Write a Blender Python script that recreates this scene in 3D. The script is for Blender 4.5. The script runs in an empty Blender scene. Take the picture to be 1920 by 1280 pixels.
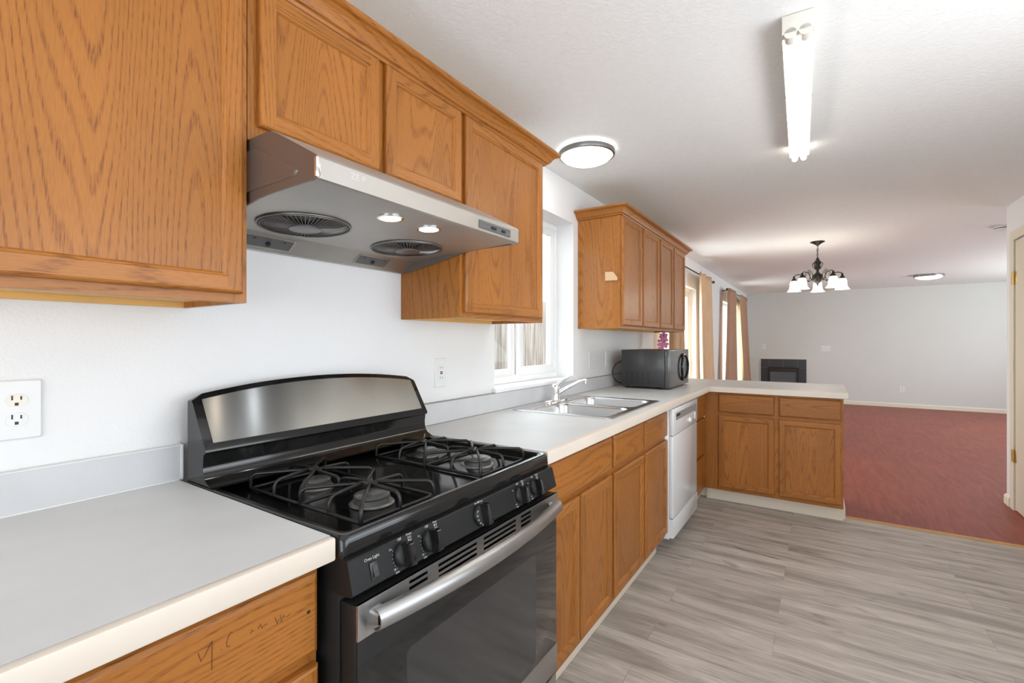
import bpy, bmesh, math, random
from mathutils import Vector, Matrix
random.seed(7)
sc = bpy.context.scene
COL = sc.collection

# ------------------------------------------------------------------ camera, world, light, exposure
CAM = Vector((1.3838, -0.5285, 1.2654)); YAW = 0.5828; FPX = 877.81
cd = bpy.data.cameras.new('camera'); cam = bpy.data.objects.new('camera', cd); COL.objects.link(cam)
cd.sensor_width = 36; cd.lens = FPX / 1920 * 36; cd.clip_start = .02; cd.clip_end = 200
cam.location = CAM; cam.rotation_euler = (math.pi / 2, 0, YAW)
sc.camera = cam

W = bpy.data.worlds.new('world'); sc.world = W; W.use_nodes = True
wn = W.node_tree.nodes; bg = wn['Background']
bg.inputs[0].default_value = (.86, .93, 1, 1); bg.inputs[1].default_value = 3.2

def area(name, loc, rot, sx, sy, power, color=(1, 1, 1)):
    l = bpy.data.lights.new(name, 'AREA'); l.shape = 'RECTANGLE'; l.size = sx; l.size_y = sy
    l.energy = power; l.color = color
    o = bpy.data.objects.new(name, l); COL.objects.link(o); o.location = loc; o.rotation_euler = rot
    return o
# fill lamps at three added unseen windows, then daylight at the visible openings
area('added_fill_back', (1.35, -2.58, 1.30), (math.radians(112), 0, 0), 2.2, 1.7, 6, (1, .985, .96))
area('added_uplight_side', (2.50, .45, 1.30), (0, math.radians(158), 0), .8, 2.2, 12, (1, .99, .97))
area('added_fill_living', (5.42, 8.0, 1.3), (0, math.radians(138), 0), 1.6, 3.0, 50, (.84, 1, .985))
area('daylight_patio_door', (-.42, 5.2, 1.0), (0, math.radians(-98), 0), 1.8, 1.5, 34, (.96, 1, 1))
area('daylight_far_window', (-.42, 9.1, 1.1), (0, math.radians(-98), 0), 1.4, 2.0, 24, (.96, 1, 1))

vs = sc.view_settings
vs.view_transform = 'Standard'; vs.look = 'None'; vs.exposure = 0.54; vs.gamma = 1; vs.use_curve_mapping = False

# ------------------------------------------------------------------ materials
def srgb(r, g, b):
    f = lambda c: (c / 255 / 12.92) if c / 255 <= .04045 else ((c / 255 + .055) / 1.055) ** 2.4
    return (f(r), f(g), f(b), 1)

def nmat(name):
    m = bpy.data.materials.new(name); m.use_nodes = True
    nt = m.node_tree; return m, nt, nt.nodes['Principled BSDF']

def mat(name, col, rough=.5, metal=0, bump=0, bscale=200, coat=0, emit=None, estr=0, spec=.5, var=0, vscale=3, aniso=0, tang=(0, 0, 1)):
    m, nt, b = nmat(name)
    b.inputs['Base Color'].default_value = col; b.inputs['Roughness'].default_value = rough
    b.inputs['Metallic'].default_value = metal; b.inputs['Coat Weight'].default_value = coat
    b.inputs['Coat Roughness'].default_value = .08
    b.inputs['Specular IOR Level'].default_value = spec
    N, L = nt.nodes, nt.links
    tc = N.new('ShaderNodeTexCoord')
    if emit:
        b.inputs['Emission Color'].default_value = emit; b.inputs['Emission Strength'].default_value = estr
    if bump:
        n = N.new('ShaderNodeTexNoise'); n.inputs['Scale'].default_value = bscale; n.inputs['Detail'].default_value = 3
        bp = N.new('ShaderNodeBump'); bp.inputs['Strength'].default_value = bump; bp.inputs['Distance'].default_value = .004
        L.new(tc.outputs['Object'], n.inputs['Vector']); L.new(n.outputs[0], bp.inputs['Height']); L.new(bp.outputs[0], b.inputs['Normal'])
    n2 = N.new('ShaderNodeTexNoise'); n2.inputs['Scale'].default_value = vscale; n2.inputs['Detail'].default_value = 4
    L.new(tc.outputs['Object'], n2.inputs['Vector'])
    mr = N.new('ShaderNodeMapRange'); mr.inputs[1].default_value = .3; mr.inputs[2].default_value = .7
    mr.inputs[3].default_value = 1 - var; mr.inputs[4].default_value = 1 + var
    L.new(n2.outputs[0], mr.inputs[0])
    hs = N.new('ShaderNodeHueSaturation'); hs.inputs['Color'].default_value = col
    L.new(mr.outputs[0], hs.inputs['Value']); L.new(hs.outputs[0], b.inputs['Base Color'])
    if aniso:
        t = N.new('ShaderNodeCombineXYZ')
        for i in range(3): t.inputs[i].default_value = tang[i]
        L.new(t.outputs[0], b.inputs['Tangent']); b.inputs['Anisotropic'].default_value = aniso
    return m

def oak(name, axis, light=(.39, .144, .024), mid=(.30, .097, .0135), dark=(.125, .036, .0048)):
    m, nt, b = nmat(name); N, L = nt.nodes, nt.links
    tc = N.new('ShaderNodeTexCoord'); oi = N.new('ShaderNodeObjectInfo')
    off = N.new('ShaderNodeVectorMath'); off.operation = 'SCALE'; off.inputs[0].default_value = (7.3, 5.1, 3.7)
    L.new(oi.outputs['Random'], off.inputs['Scale'])
    add = N.new('ShaderNodeVectorMath'); L.new(tc.outputs['Object'], add.inputs[0]); L.new(off.outputs[0], add.inputs[1])
    def mapped(al):
        mp = N.new('ShaderNodeMapping'); s = [1, 1, 1]; s['xyz'.index(axis)] = al
        mp.inputs['Scale'].default_value = s; L.new(add.outputs[0], mp.inputs['Vector']); return mp
    m1 = mapped(.10)
    n1 = N.new('ShaderNodeTexNoise'); n1.inputs['Scale'].default_value = 4.2; n1.inputs['Detail'].default_value = 1.5; n1.inputs['Distortion'].default_value = .12
    L.new(m1.outputs[0], n1.inputs['Vector'])
    mu = N.new('ShaderNodeMath'); mu.operation = 'MULTIPLY'; mu.inputs[1].default_value = 290; L.new(n1.outputs[0], mu.inputs[0])
    si = N.new('ShaderNodeMath'); si.operation = 'SINE'; L.new(mu.outputs[0], si.inputs[0])
    r1 = N.new('ShaderNodeMapRange'); r1.inputs[1].default_value = .3; r1.inputs[2].default_value = 1; L.new(si.outputs[0], r1.inputs[0])
    m2 = mapped(.085)
    n2 = N.new('ShaderNodeTexNoise'); n2.inputs['Scale'].default_value = 460; n2.inputs['Detail'].default_value = 2
    L.new(m2.outputs[0], n2.inputs['Vector'])
    r2 = N.new('ShaderNodeMapRange'); r2.inputs[1].default_value = .46; r2.inputs[2].default_value = .64; L.new(n2.outputs[0], r2.inputs[0])
    m3 = mapped(.3)
    n3 = N.new('ShaderNodeTexNoise'); n3.inputs['Scale'].default_value = 4; L.new(m3.outputs[0], n3.inputs['Vector'])
    c1 = N.new('ShaderNodeMix'); c1.data_type = 'RGBA'; c1.inputs[6].default_value = (*light, 1); c1.inputs[7].default_value = (*mid, 1)
    s1 = N.new('ShaderNodeMath'); s1.operation = 'MULTIPLY'; s1.inputs[1].default_value = .5; L.new(r1.outputs[0], s1.inputs[0]); L.new(s1.outputs[0], c1.inputs[0])
    pm = N.new('ShaderNodeMath'); pm.operation = 'MULTIPLY_ADD'; pm.inputs[1].default_value = .55; pm.inputs[2].default_value = .14; L.new(r1.outputs[0], pm.inputs[0])
    pf = N.new('ShaderNodeMath'); pf.operation = 'MULTIPLY'; L.new(pm.outputs[0], pf.inputs[0]); L.new(r2.outputs[0], pf.inputs[1])
    c2 = N.new('ShaderNodeMix'); c2.data_type = 'RGBA'; c2.inputs[7].default_value = (*dark, 1)
    L.new(c1.outputs[2], c2.inputs[6]); L.new(pf.outputs[0], c2.inputs[0])
    hs = N.new('ShaderNodeHueSaturation'); r3 = N.new('ShaderNodeMapRange'); r3.inputs[1].default_value = .3; r3.inputs[2].default_value = .7
    r3.inputs[3].default_value = .86; r3.inputs[4].default_value = 1.12
    L.new(n3.outputs[0], r3.inputs[0]); L.new(r3.outputs[0], hs.inputs['Value']); L.new(c2.outputs[2], hs.inputs['Color'])
    L.new(hs.outputs[0], b.inputs['Base Color'])
    b.inputs['Roughness'].default_value = .42
    b.inputs['Coat Weight'].default_value = .12; b.inputs['Coat Roughness'].default_value = .2; b.inputs['Specular IOR Level'].default_value = .35
    bp = N.new('ShaderNodeBump'); bp.inputs['Strength'].default_value = .12; bp.inputs['Distance'].default_value = .001
    L.new(r2.outputs[0], bp.inputs['Height']); L.new(bp.outputs[0], b.inputs['Normal'])
    return m

OAK = {a: oak('oak_' + a, a) for a in 'xyz'}
RAW = mat('raw_birch', srgb(226, 178, 106), .6, var=.08, vscale=6)
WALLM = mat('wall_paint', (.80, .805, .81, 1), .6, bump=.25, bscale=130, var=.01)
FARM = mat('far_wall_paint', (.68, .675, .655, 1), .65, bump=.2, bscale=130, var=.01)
CEILM = mat('ceiling_paint', (.85, .855, .855, 1), .7, bump=.55, bscale=75, var=.015, vscale=40)
CREAM = mat('cream_paint', srgb(232, 222, 204), .45)
DOORM = mat('door_paint', srgb(226, 216, 196), .45)
WHITE = mat('white_vinyl', srgb(238, 239, 238), .4)
PLATE = mat('plate_white', srgb(228, 229, 229), .35)
SLOT = mat('slot_dark', srgb(50, 40, 34), .5)
LAM = mat('counter_laminate', srgb(209, 211, 211), .42, var=.045, vscale=5)
LAMB = mat('splash_laminate', srgb(203, 204, 206), .42, var=.04, vscale=7)
EDGE = mat('counter_edge', srgb(226, 215, 201), .45, var=.03, vscale=8)
BLACK = mat('black_enamel', (.009, .009, .009, 1), .10, coat=0)
BLACKM = mat('black_matt', (.012, .012, .012, 1), .5)
IRON = mat('cast_iron', (.009, .0088, .0085, 1), .32, bump=.15, bscale=400)
GLASSB = mat('oven_glass', (.012, .012, .0125, 1), .06, coat=.3)
GLASSW = mat('oven_window', (.030, .030, .031, 1), .10, coat=.3)
STEEL = mat('brushed_steel', (.25, .255, .255, 1), .24, metal=1, var=.06, vscale=6, aniso=.93)
STEELD = mat('door_steel', (.44, .44, .44, 1), .34, metal=1, var=.06, vscale=6, aniso=.7)
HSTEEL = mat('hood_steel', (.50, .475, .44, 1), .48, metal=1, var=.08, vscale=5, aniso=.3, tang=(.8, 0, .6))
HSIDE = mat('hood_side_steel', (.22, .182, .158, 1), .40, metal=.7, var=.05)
SINKM = mat('sink_steel', (.60, .60, .60, 1), .26, metal=1, var=.04)
CHROME = mat('chrome', (.86, .86, .86, 1), .07, metal=1)
BRASS = mat('brass', (.62, .43, .15, 1), .28, metal=1)
GREYP = mat('grey_plastic', srgb(92, 92, 92), .4)
DKGREY = mat('dark_grey', (.02, .02, .02, 1), .35)
BURN = mat('burner_metal', (.20, .195, .19, 1), .34, metal=.7, var=.15, vscale=30)
CAPM = mat('burner_cap', (.17, .167, .16, 1), .27, metal=.5, var=.1, vscale=40)
PRINT = mat('print_white', srgb(186, 186, 184), .5)
PENCIL = mat('pencil', srgb(66, 34, 14), .7)
LOGO = mat('logo_print', srgb(206, 204, 196), .4)
DWM = mat('appliance_white', srgb(234, 236, 238), .22, coat=.3)
DWG = mat('appliance_grey', srgb(150, 152, 154), .4)
MWM = mat('microwave_case', (.034, .034, .034, 1), .33, coat=.15)
MWF = mat('microwave_front', (.10, .10, .10, 1), .22, metal=.5, coat=.4)
MWD = mat('microwave_dial', (.35, .35, .35, 1), .3, metal=.6)
CURT = mat('curtain_tan', srgb(206, 172, 138), .7, bump=.3, bscale=300, var=.06, vscale=6)
CURTB = mat('curtain_brown', srgb(172, 134, 108), .7, bump=.3, bscale=300, var=.06, vscale=6)
SHEER = mat('curtain_lining', srgb(240, 232, 214), .8)
BRONZE = mat('dark_bronze', (.035, .032, .030, 1), .3, metal=.8)
NICKEL = mat('brushed_nickel', (.30, .29, .28, 1), .35, metal=1)
TILE = mat('fireplace_tile', srgb(52, 54, 62), .3, var=.12, vscale=5)
PINK = mat('petal_pink', srgb(232, 150, 188), .5, var=.2, vscale=60)
GREEN = mat('leaf_green', srgb(70, 100, 44), .5, var=.2, vscale=20)
POT = mat('pot_white', srgb(230, 228, 222), .3)
FENCE = None
TUBEM = mat('tube_glow', (1, 1, 1, 1), .4, emit=(1, .94, .84, 1), estr=10)
DOMEM = mat('dome_glow', (1, 1, 1, 1), .4, emit=(1, .97, .92, 1), estr=7)
DOMEF = mat('dome_glow_far', (1, 1, 1, 1), .4, emit=(1, .97, .90, 1), estr=4)
SHADEM = mat('shade_glow', (1, .96, .88, 1), .4, emit=(1, .86, .66, 1), estr=1.5)
BULBW = mat('bulb_warm', (1, 1, 1, 1), .4, emit=(1, .62, .25, 1), estr=1.7)
BULBC = mat('bulb_cool', (1, 1, 1, 1), .4, emit=(.93, .97, 1, 1), estr=4)
GRILLE = mat('grille_metal', (.26, .25, .24, 1), .4, metal=.9)
BODYM = mat('black_side_paint', (.011, .011, .011, 1), .45, spec=.3)
def sheer_mat():
    m, nt, b = nmat('sheer_cloth'); b.inputs['Base Color'].default_value = srgb(244, 236, 220); b.inputs['Roughness'].default_value = .9
    t = nt.nodes.new('ShaderNodeBsdfTranslucent'); t.inputs[0].default_value = srgb(244, 234, 214); mx = nt.nodes.new('ShaderNodeMixShader'); mx.inputs[0].default_value = .55
    tc = nt.nodes.new('ShaderNodeTexCoord'); n = nt.nodes.new('ShaderNodeTexNoise'); n.inputs['Scale'].default_value = 150; bp = nt.nodes.new('ShaderNodeBump'); bp.inputs['Strength'].default_value = .1
    L = nt.links; L.new(tc.outputs['Object'], n.inputs[0]); L.new(n.outputs[0], bp.inputs['Height']); L.new(bp.outputs[0], b.inputs['Normal'])
    L.new(b.outputs[0], mx.inputs[1]); L.new(t.outputs[0], mx.inputs[2]); L.new(mx.outputs[0], nt.nodes['Material Output'].inputs[0]); return m
SHEER = sheer_mat()
TANB = mat('tan_block', srgb(212, 178, 138), .6)

def glassmat():
    m = bpy.data.materials.new('clear_glass'); m.use_nodes = True; nt = m.node_tree; N, L = nt.nodes, nt.links
    N.remove(N['Principled BSDF']); o = N['Material Output']
    t = N.new('ShaderNodeBsdfTransparent'); g = N.new('ShaderNodeBsdfGlossy'); g.inputs['Roughness'].default_value = .02
    lw = N.new('ShaderNodeLayerWeight'); lw.inputs[0].default_value = .5
    pw = N.new('ShaderNodeMath'); pw.operation = 'POWER'; pw.inputs[1].default_value = 4; nt.links.new(lw.outputs['Facing'], pw.inputs[0])
    f = N.new('ShaderNodeMath'); f.operation = 'MULTIPLY_ADD'; f.inputs[1].default_value = .25; f.inputs[2].default_value = .006; nt.links.new(pw.outputs[0], f.inputs[0]); mx = N.new('ShaderNodeMixShader')
    tc = N.new('ShaderNodeTexCoord'); t.inputs[0].default_value = (.95, .97, .97, 1)
    L.new(f.outputs[0], mx.inputs[0]); L.new(t.outputs[0], mx.inputs[1]); L.new(g.outputs[0], mx.inputs[2]); L.new(mx.outputs[0], o.inputs[0])
    return m
GLASS = glassmat()

def plank_floor():
    m, nt, b = nmat('grey_plank_floor'); N, L = nt.nodes, nt.links
    tc = N.new('ShaderNodeTexCoord')
    br = N.new('ShaderNodeTexBrick'); br.inputs['Scale'].default_value = 1; br.inputs['Brick Width'].default_value = 1.22
    br.inputs['Row Height'].default_value = .18; br.inputs['Mortar Size'].default_value = .0012; br.inputs['Mortar Smooth'].default_value = .2
    br.inputs['Color1'].default_value = (0, 0, 0, 1); br.inputs['Color2'].default_value = (1, 1, 1, 1); br.inputs['Mortar'].default_value = (.5, .5, .5, 1)
    br.offset = .37; L.new(tc.outputs['Object'], br.inputs['Vector'])
    sc_ = N.new('ShaderNodeVectorMath'); sc_.operation = 'SCALE'; sc_.inputs['Scale'].default_value = 9
    L.new(br.outputs['Color'], sc_.inputs[0])
    ad = N.new('ShaderNodeVectorMath'); L.new(tc.outputs['Object'], ad.inputs[0]); L.new(sc_.outputs[0], ad.inputs[1])
    def nz(sx, sy, scale, detail=3, dist=0):
        mp = N.new('ShaderNodeMapping'); mp.inputs['Scale'].default_value = (sx, sy, 1); L.new(ad.outputs[0], mp.inputs[0])
        n = N.new('ShaderNodeTexNoise'); n.inputs['Scale'].default_value = scale; n.inputs['Detail'].default_value = detail
        n.inputs['Distortion'].default_value = dist; L.new(mp.outputs[0], n.inputs[0]); return n
    g1 = nz(.12, 1, 13, 7, .5); g2 = nz(.06, 1, 150, 4); g3 = nz(.32, 1, 11, 5, 1.0)
    a = N.new('ShaderNodeMix'); a.data_type = 'RGBA'; a.inputs[6].default_value = srgb(158, 149, 140); a.inputs[7].default_value = srgb(200, 191, 182)
    r1 = N.new('ShaderNodeMapRange'); r1.inputs[1].default_value = .33; r1.inputs[2].default_value = .62; L.new(g1.outputs[0], r1.inputs[0]); L.new(r1.outputs[0], a.inputs[0])
    bm_ = N.new('ShaderNodeMix'); bm_.data_type = 'RGBA'; bm_.blend_type = 'MULTIPLY'; bm_.inputs[0].default_value = 1
    r2 = N.new('ShaderNodeMapRange'); r2.inputs[1].default_value = .3; r2.inputs[2].default_value = .7; r2.inputs[3].default_value = .74; r2.inputs[4].default_value = 1.12
    L.new(g2.outputs[0], r2.inputs[0]); L.new(a.outputs[2], bm_.inputs[6]); L.new(r2.outputs[0], bm_.inputs[7])
    c = N.new('ShaderNodeMix'); c.data_type = 'RGBA'; c.inputs[7].default_value = srgb(92, 84, 77)
    r3 = N.new('ShaderNodeMapRange'); r3.inputs[1].default_value = .60; r3.inputs[2].default_value = .76; r3.inputs[4].default_value = .7
    L.new(g3.outputs[0], r3.inputs[0]); L.new(r3.outputs[0], c.inputs[0]); L.new(bm_.outputs[2], c.inputs[6])
    hs = N.new('ShaderNodeHueSaturation'); r4 = N.new('ShaderNodeMapRange'); r4.inputs[3].default_value = .96; r4.inputs[4].default_value = 1.04
    L.new(br.outputs['Color'], r4.inputs[0]); L.new(r4.outputs[0], hs.inputs['Value']); L.new(c.outputs[2], hs.inputs['Color'])
    d = N.new('ShaderNodeMix'); d.data_type = 'RGBA'; d.inputs[7].default_value = srgb(96, 88, 82); L.new(hs.outputs[0], d.inputs[6])
    sm = N.new('ShaderNodeMath'); sm.operation = 'MULTIPLY'; sm.inputs[1].default_value = .35; L.new(br.outputs['Fac'], sm.inputs[0]); L.new(sm.outputs[0], d.inputs[0])
    L.new(d.outputs[2], b.inputs['Base Color']); b.inputs['Roughness'].default_value = .48
    bp = N.new('ShaderNodeBump'); bp.inputs['Strength'].default_value = .1; bp.inputs['Distance'].default_value = .002
    L.new(g2.outputs[0], bp.inputs['Height']); L.new(bp.outputs[0], b.inputs['Normal'])
    return m
PLANK = plank_floor()

def red_floor():
    m, nt, b = nmat('red_floor'); N, L = nt.nodes, nt.links
    tc = N.new('ShaderNodeTexCoord'); mp = N.new('ShaderNodeMapping'); mp.inputs['Rotation'].default_value = (0, 0, .9); mp.inputs['Scale'].default_value = (1, .13, 1)
    L.new(tc.outputs['Object'], mp.inputs[0])
    n = N.new('ShaderNodeTexNoise'); n.inputs['Scale'].default_value = 22; n.inputs['Detail'].default_value = 6; n.inputs['Distortion'].default_value = 1.2
    L.new(mp.outputs[0], n.inputs[0])
    n2 = N.new('ShaderNodeTexNoise'); n2.inputs['Scale'].default_value = 2.2; n2.inputs['Detail'].default_value = 3; L.new(tc.outputs['Object'], n2.inputs[0])
    r = N.new('ShaderNodeMapRange'); r.inputs[1].default_value = .35; r.inputs[2].default_value = .68; L.new(n.outputs[0], r.inputs[0])
    a = N.new('ShaderNodeMix'); a.data_type = 'RGBA'; a.inputs[6].default_value = srgb(130, 54, 38); a.inputs[7].default_value = srgb(154, 76, 54)
    L.new(r.outputs[0], a.inputs[0])
    hs = N.new('ShaderNodeHueSaturation'); r2 = N.new('ShaderNodeMapRange'); r2.inputs[1].default_value = .3; r2.inputs[2].default_value = .7; r2.inputs[3].default_value = .93; r2.inputs[4].default_value = 1.07
    L.new(n2.outputs[0], r2.inputs[0]); L.new(r2.outputs[0], hs.inputs['Value']); L.new(a.outputs[2], hs.inputs['Color'])
    L.new(hs.outputs[0], b.inputs['Base Color']); b.inputs['Roughness'].default_value = .42; b.inputs['Specular IOR Level'].default_value = .28
    return m
REDF = red_floor()

def fence_mat():
    m, nt, b = nmat('weathered_wood'); N, L = nt.nodes, nt.links
    tc = N.new('ShaderNodeTexCoord'); mp = N.new('ShaderNodeMapping'); mp.inputs['Scale'].default_value = (1, 1, .06)
    L.new(tc.outputs['Object'], mp.inputs[0])
    n = N.new('ShaderNodeTexNoise'); n.inputs['Scale'].default_value = 30; n.inputs['Detail'].default_value = 5; L.new(mp.outputs[0], n.inputs[0])
    a = N.new('ShaderNodeMix'); a.data_type = 'RGBA'; a.inputs[6].default_value = srgb(128, 118, 110); a.inputs[7].default_value = srgb(184, 172, 162)
    r = N.new('ShaderNodeMapRange'); r.inputs[1].default_value = .35; r.inputs[2].default_value = .65; L.new(n.outputs[0], r.inputs[0]); L.new(r.outputs[0], a.inputs[0])
    L.new(a.outputs[2], b.inputs['Base Color']); b.inputs['Roughness'].default_value = .9
    return m
FENCE = fence_mat()
GROUND = mat('ground_soil', srgb(150, 140, 122), .9, var=.2, vscale=8)

# ------------------------------------------------------------------ builder
WLOC = {}
def wl(o): return WLOC.get(o.name, Vector((0, 0, 0))) if o else Vector((0, 0, 0))

class MB:
    def __init__(s): s.bm = bmesh.new()
    def face(s, pts, mi=0):
        f = s.bm.faces.new([s.bm.verts.new(p) for p in pts]); f.material_index = mi; return f
    def box(s, x0, x1, y0, y1, z0, z1, bev=0, seg=2, mi=0):
        x0, x1 = min(x0, x1), max(x0, x1); y0, y1 = min(y0, y1), max(y0, y1); z0, z1 = min(z0, z1), max(z0, z1)
        v = [s.bm.verts.new((x, y, z)) for x in (x0, x1) for y in (y0, y1) for z in (z0, z1)]
        fs = [s.bm.faces.new([v[i] for i in q]) for q in ((0, 1, 3, 2), (4, 6, 7, 5), (0, 4, 5, 1), (2, 3, 7, 6), (0, 2, 6, 4), (1, 5, 7, 3))]
        for f in fs: f.material_index = mi
        if bev > 0:
            es = list({e for f in fs for e in f.edges})
            bmesh.ops.bevel(s.bm, geom=es, offset=bev, segments=seg, profile=.5, affect='EDGES', material=mi)
        return s
    def loft(s, loops, cap0=True, cap1=True, mi=0, closed=True):
        L = [[s.bm.verts.new(p) for p in lp] for lp in loops]; n = len(L[0])
        for a, b in zip(L, L[1:]):
            for i in range(n if closed else n - 1):
                j = (i + 1) % n
                f = s.bm.faces.new((a[i], a[j], b[j], b[i])); f.material_index = mi
        if cap0: s.bm.faces.new(L[0]).material_index = mi
        if cap1: s.bm.faces.new(L[-1]).material_index = mi
        return s
    def prism(s, poly, axis, a0, a1, mi=0):
        def P(p, a): return {'x': (a, p[0], p[1]), 'y': (p[0], a, p[1]), 'z': (p[0], p[1], a)}[axis]
        return s.loft([[P(p, a0) for p in poly], [P(p, a1) for p in poly]], mi=mi)
    def lathe(s, prof, c, n=32, mi=0, axis='z', cap0=True, cap1=True):
        c = Vector(c); loops = []
        for r, h in prof:
            lp = []
            for i in range(n):
                t = 2 * math.pi * i / n; a, b = r * math.cos(t), r * math.sin(t)
                lp.append(c + Vector({'z': (a, b, h), 'x': (h, a, b), 'y': (a, h, b)}[axis]))
            loops.append(lp)
        return s.loft(loops, cap0, cap1, mi)
    def cyl(s, p0, p1, r, r2=None, n=20, mi=0):
        p0, p1 = Vector(p0), Vector(p1); d = (p1 - p0).normalized()
        u = d.orthogonal().normalized(); w = d.cross(u); r2 = r if r2 is None else r2
        lp = lambda p, q: [p + (u * math.cos(2 * math.pi * i / n) + w * math.sin(2 * math.pi * i / n)) * q for i in range(n)]
        return s.loft([lp(p0, r), lp(p1, r2)], mi=mi)
    def tube(s, pts, r, n=8, closed=False, mi=0, flat=None):
        pts = [Vector(p) for p in pts]; m = len(pts); loops = []; u = None
        for i, p in enumerate(pts):
            a = pts[(i - 1) % m] if (closed or i > 0) else p; b = pts[(i + 1) % m] if (closed or i < m - 1) else p
            d = (b - a).normalized()
            u = d.orthogonal().normalized() if u is None else (u - d * u.dot(d)).normalized()
            w = d.cross(u); rr = r[i] if isinstance(r, (list, tuple)) else r
            loops.append([p + (u * math.cos(2 * math.pi * k / n) + w * math.sin(2 * math.pi * k / n)) * rr for k in range(n)])
        if closed: loops.append(loops[0])
        s.loft(loops, not closed, not closed, mi)
        if closed: bmesh.ops.remove_doubles(s.bm, verts=s.bm.verts, dist=1e-7)
        return s
    def sphere(s, c, r, n=16, m=10, mi=0, sq=(1, 1, 1)):
        c = Vector(c); loops = []
        for j in range(1, m):
            t = math.pi * j / m
            loops.append([c + Vector((r * sq[0] * math.sin(t) * math.cos(2 * math.pi * i / n), r * sq[1] * math.sin(t) * math.sin(2 * math.pi * i / n), r * sq[2] * math.cos(t))) for i in range(n)])
        return s.loft(loops, mi=mi)
    def mesh(s, me, M, mi=0):
        b2 = bmesh.new(); b2.from_mesh(me); b2.transform(M)
        mp = {v: s.bm.verts.new(v.co) for v in b2.verts}
        for f in b2.faces:
            try: s.bm.faces.new([mp[v] for v in f.verts]).material_index = mi
            except ValueError: pass
        b2.free(); return s
    def xf(s, M): s.bm.transform(M); return s
    def build(s, name, mats, parent=None, smooth=35, origin=None, recalc=True, **props):
        if recalc: bmesh.ops.recalc_face_normals(s.bm, faces=s.bm.faces)
        o_ = wl(parent) if parent else Vector(origin or (0, 0, 0))
        s.bm.transform(Matrix.Translation(-o_))
        me = bpy.data.meshes.new(name); s.bm.to_mesh(me); s.bm.free()
        for m in (mats if isinstance(mats, (list, tuple)) else [mats]): me.materials.append(m)
        if smooth:
            for p in me.polygons: p.use_smooth = True
            me.set_sharp_from_angle(angle=math.radians(smooth))
        ob = bpy.data.objects.new(name, me); COL.objects.link(ob)
        if parent: ob.parent = parent
        else: ob.location = o_
        WLOC[ob.name] = o_
        for k, v in props.items(): ob[k] = v
        return ob

def thing(name, label, cat, loc, group=None):
    o = bpy.data.objects.new(name, None); COL.objects.link(o); o.location = loc; o.empty_display_size = .05
    o['label'] = label; o['category'] = cat
    if group: o['group'] = group
    WLOC[o.name] = Vector(loc); return o
def tag(o, label, cat, group=None):
    o['label'] = label; o['category'] = cat
    if group: o['group'] = group
    return o
def rrect(u0, u1, v0, v1, r, P, n=5):
    out = []
    for cx, cy, a0 in ((u1 - r, v1 - r, 0), (u0 + r, v1 - r, 90), (u0 + r, v0 + r, 180), (u1 - r, v0 + r, 270)):
        for i in range(n + 1):
            t = math.radians(a0 + 90 * i / n); out.append(P(cx + r * math.cos(t), cy + r * math.sin(t)))
    return out
def holed(mb, us, vs_, holes, P, n0, n1, mi=0):
    """slab of a grid of cells with some left out; P(u,v,n) -> point"""
    nu, nv = len(us) - 1, len(vs_) - 1
    solid = lambda i, j: 0 <= i < nu and 0 <= j < nv and (i, j) not in holes
    V = {}
    def v(i, j, k):
        if (i, j, k) not in V: V[(i, j, k)] = mb.bm.verts.new(P(us[i], vs_[j], (n0, n1)[k]))
        return V[(i, j, k)]
    for i in range(nu):
        for j in range(nv):
            if not solid(i, j): continue
            for k in (0, 1): mb.bm.faces.new((v(i, j, k), v(i + 1, j, k), v(i + 1, j + 1, k), v(i, j + 1, k))).material_index = mi
            for di, dj, a, b in ((-1, 0, (i, j), (i, j + 1)), (1, 0, (i + 1, j), (i + 1, j + 1)), (0, -1, (i, j), (i + 1, j)), (0, 1, (i, j + 1), (i + 1, j + 1))):
                if not solid(i + di, j + dj):
                    mb.bm.faces.new((v(*a, 0), v(*b, 0), v(*b, 1), v(*a, 1))).material_index = mi
    return mb
_tc = {}
def text_mesh(body):
    if body not in _tc:
        cu = bpy.data.curves.new('t', 'FONT'); cu.body = body; cu.align_x = 'CENTER'; cu.align_y = 'CENTER'; cu.size = 1; cu.extrude = .01; cu.resolution_u = 3
        ob = bpy.data.objects.new('t', cu); COL.objects.link(ob)
        dg = bpy.context.evaluated_depsgraph_get()
        me = bpy.data.meshes.new_from_object(ob.evaluated_get(dg)); bpy.data.objects.remove(ob); _tc[body] = me
    return _tc[body]
def basis(o, u, v):
    u, v = Vector(u).normalized(), Vector(v).normalized(); w = u.cross(v)
    return Matrix(((u.x, v.x, w.x, o[0]), (u.y, v.y, w.y, o[1]), (u.z, v.z, w.z, o[2]), (0, 0, 0, 1)))

# ------------------------------------------------------------------ room
CD, CT, H = .6595, .914, 2.3141
YF = 11.097; YT = 3.61; XR = 2.60; YR = 4.66; XL = 5.5
def S(mb, name, m, **k):
    o = mb.build(name, m, smooth=0, **k); o['kind'] = 'structure'; return o
S(MB().box(0, XR + .12, -2.6, YT, -.05, 0), 'floor', PLANK)
S(MB().box(-.0, XL, YT, YF, -.05, 0), 'floor', REDF)
S(MB().prism([(YT - .022, 0), (YT - .018, .006), (YT + .012, .007), (YT + .018, 0)], 'x', 1.53, XR), 'trim_1', mat('oak_strip', srgb(196, 146, 82), .4, var=.1, vscale=20))
S(MB().box(0, XL, -2.6, YF, H, H + .05), 'ceiling', CEILM)
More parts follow.
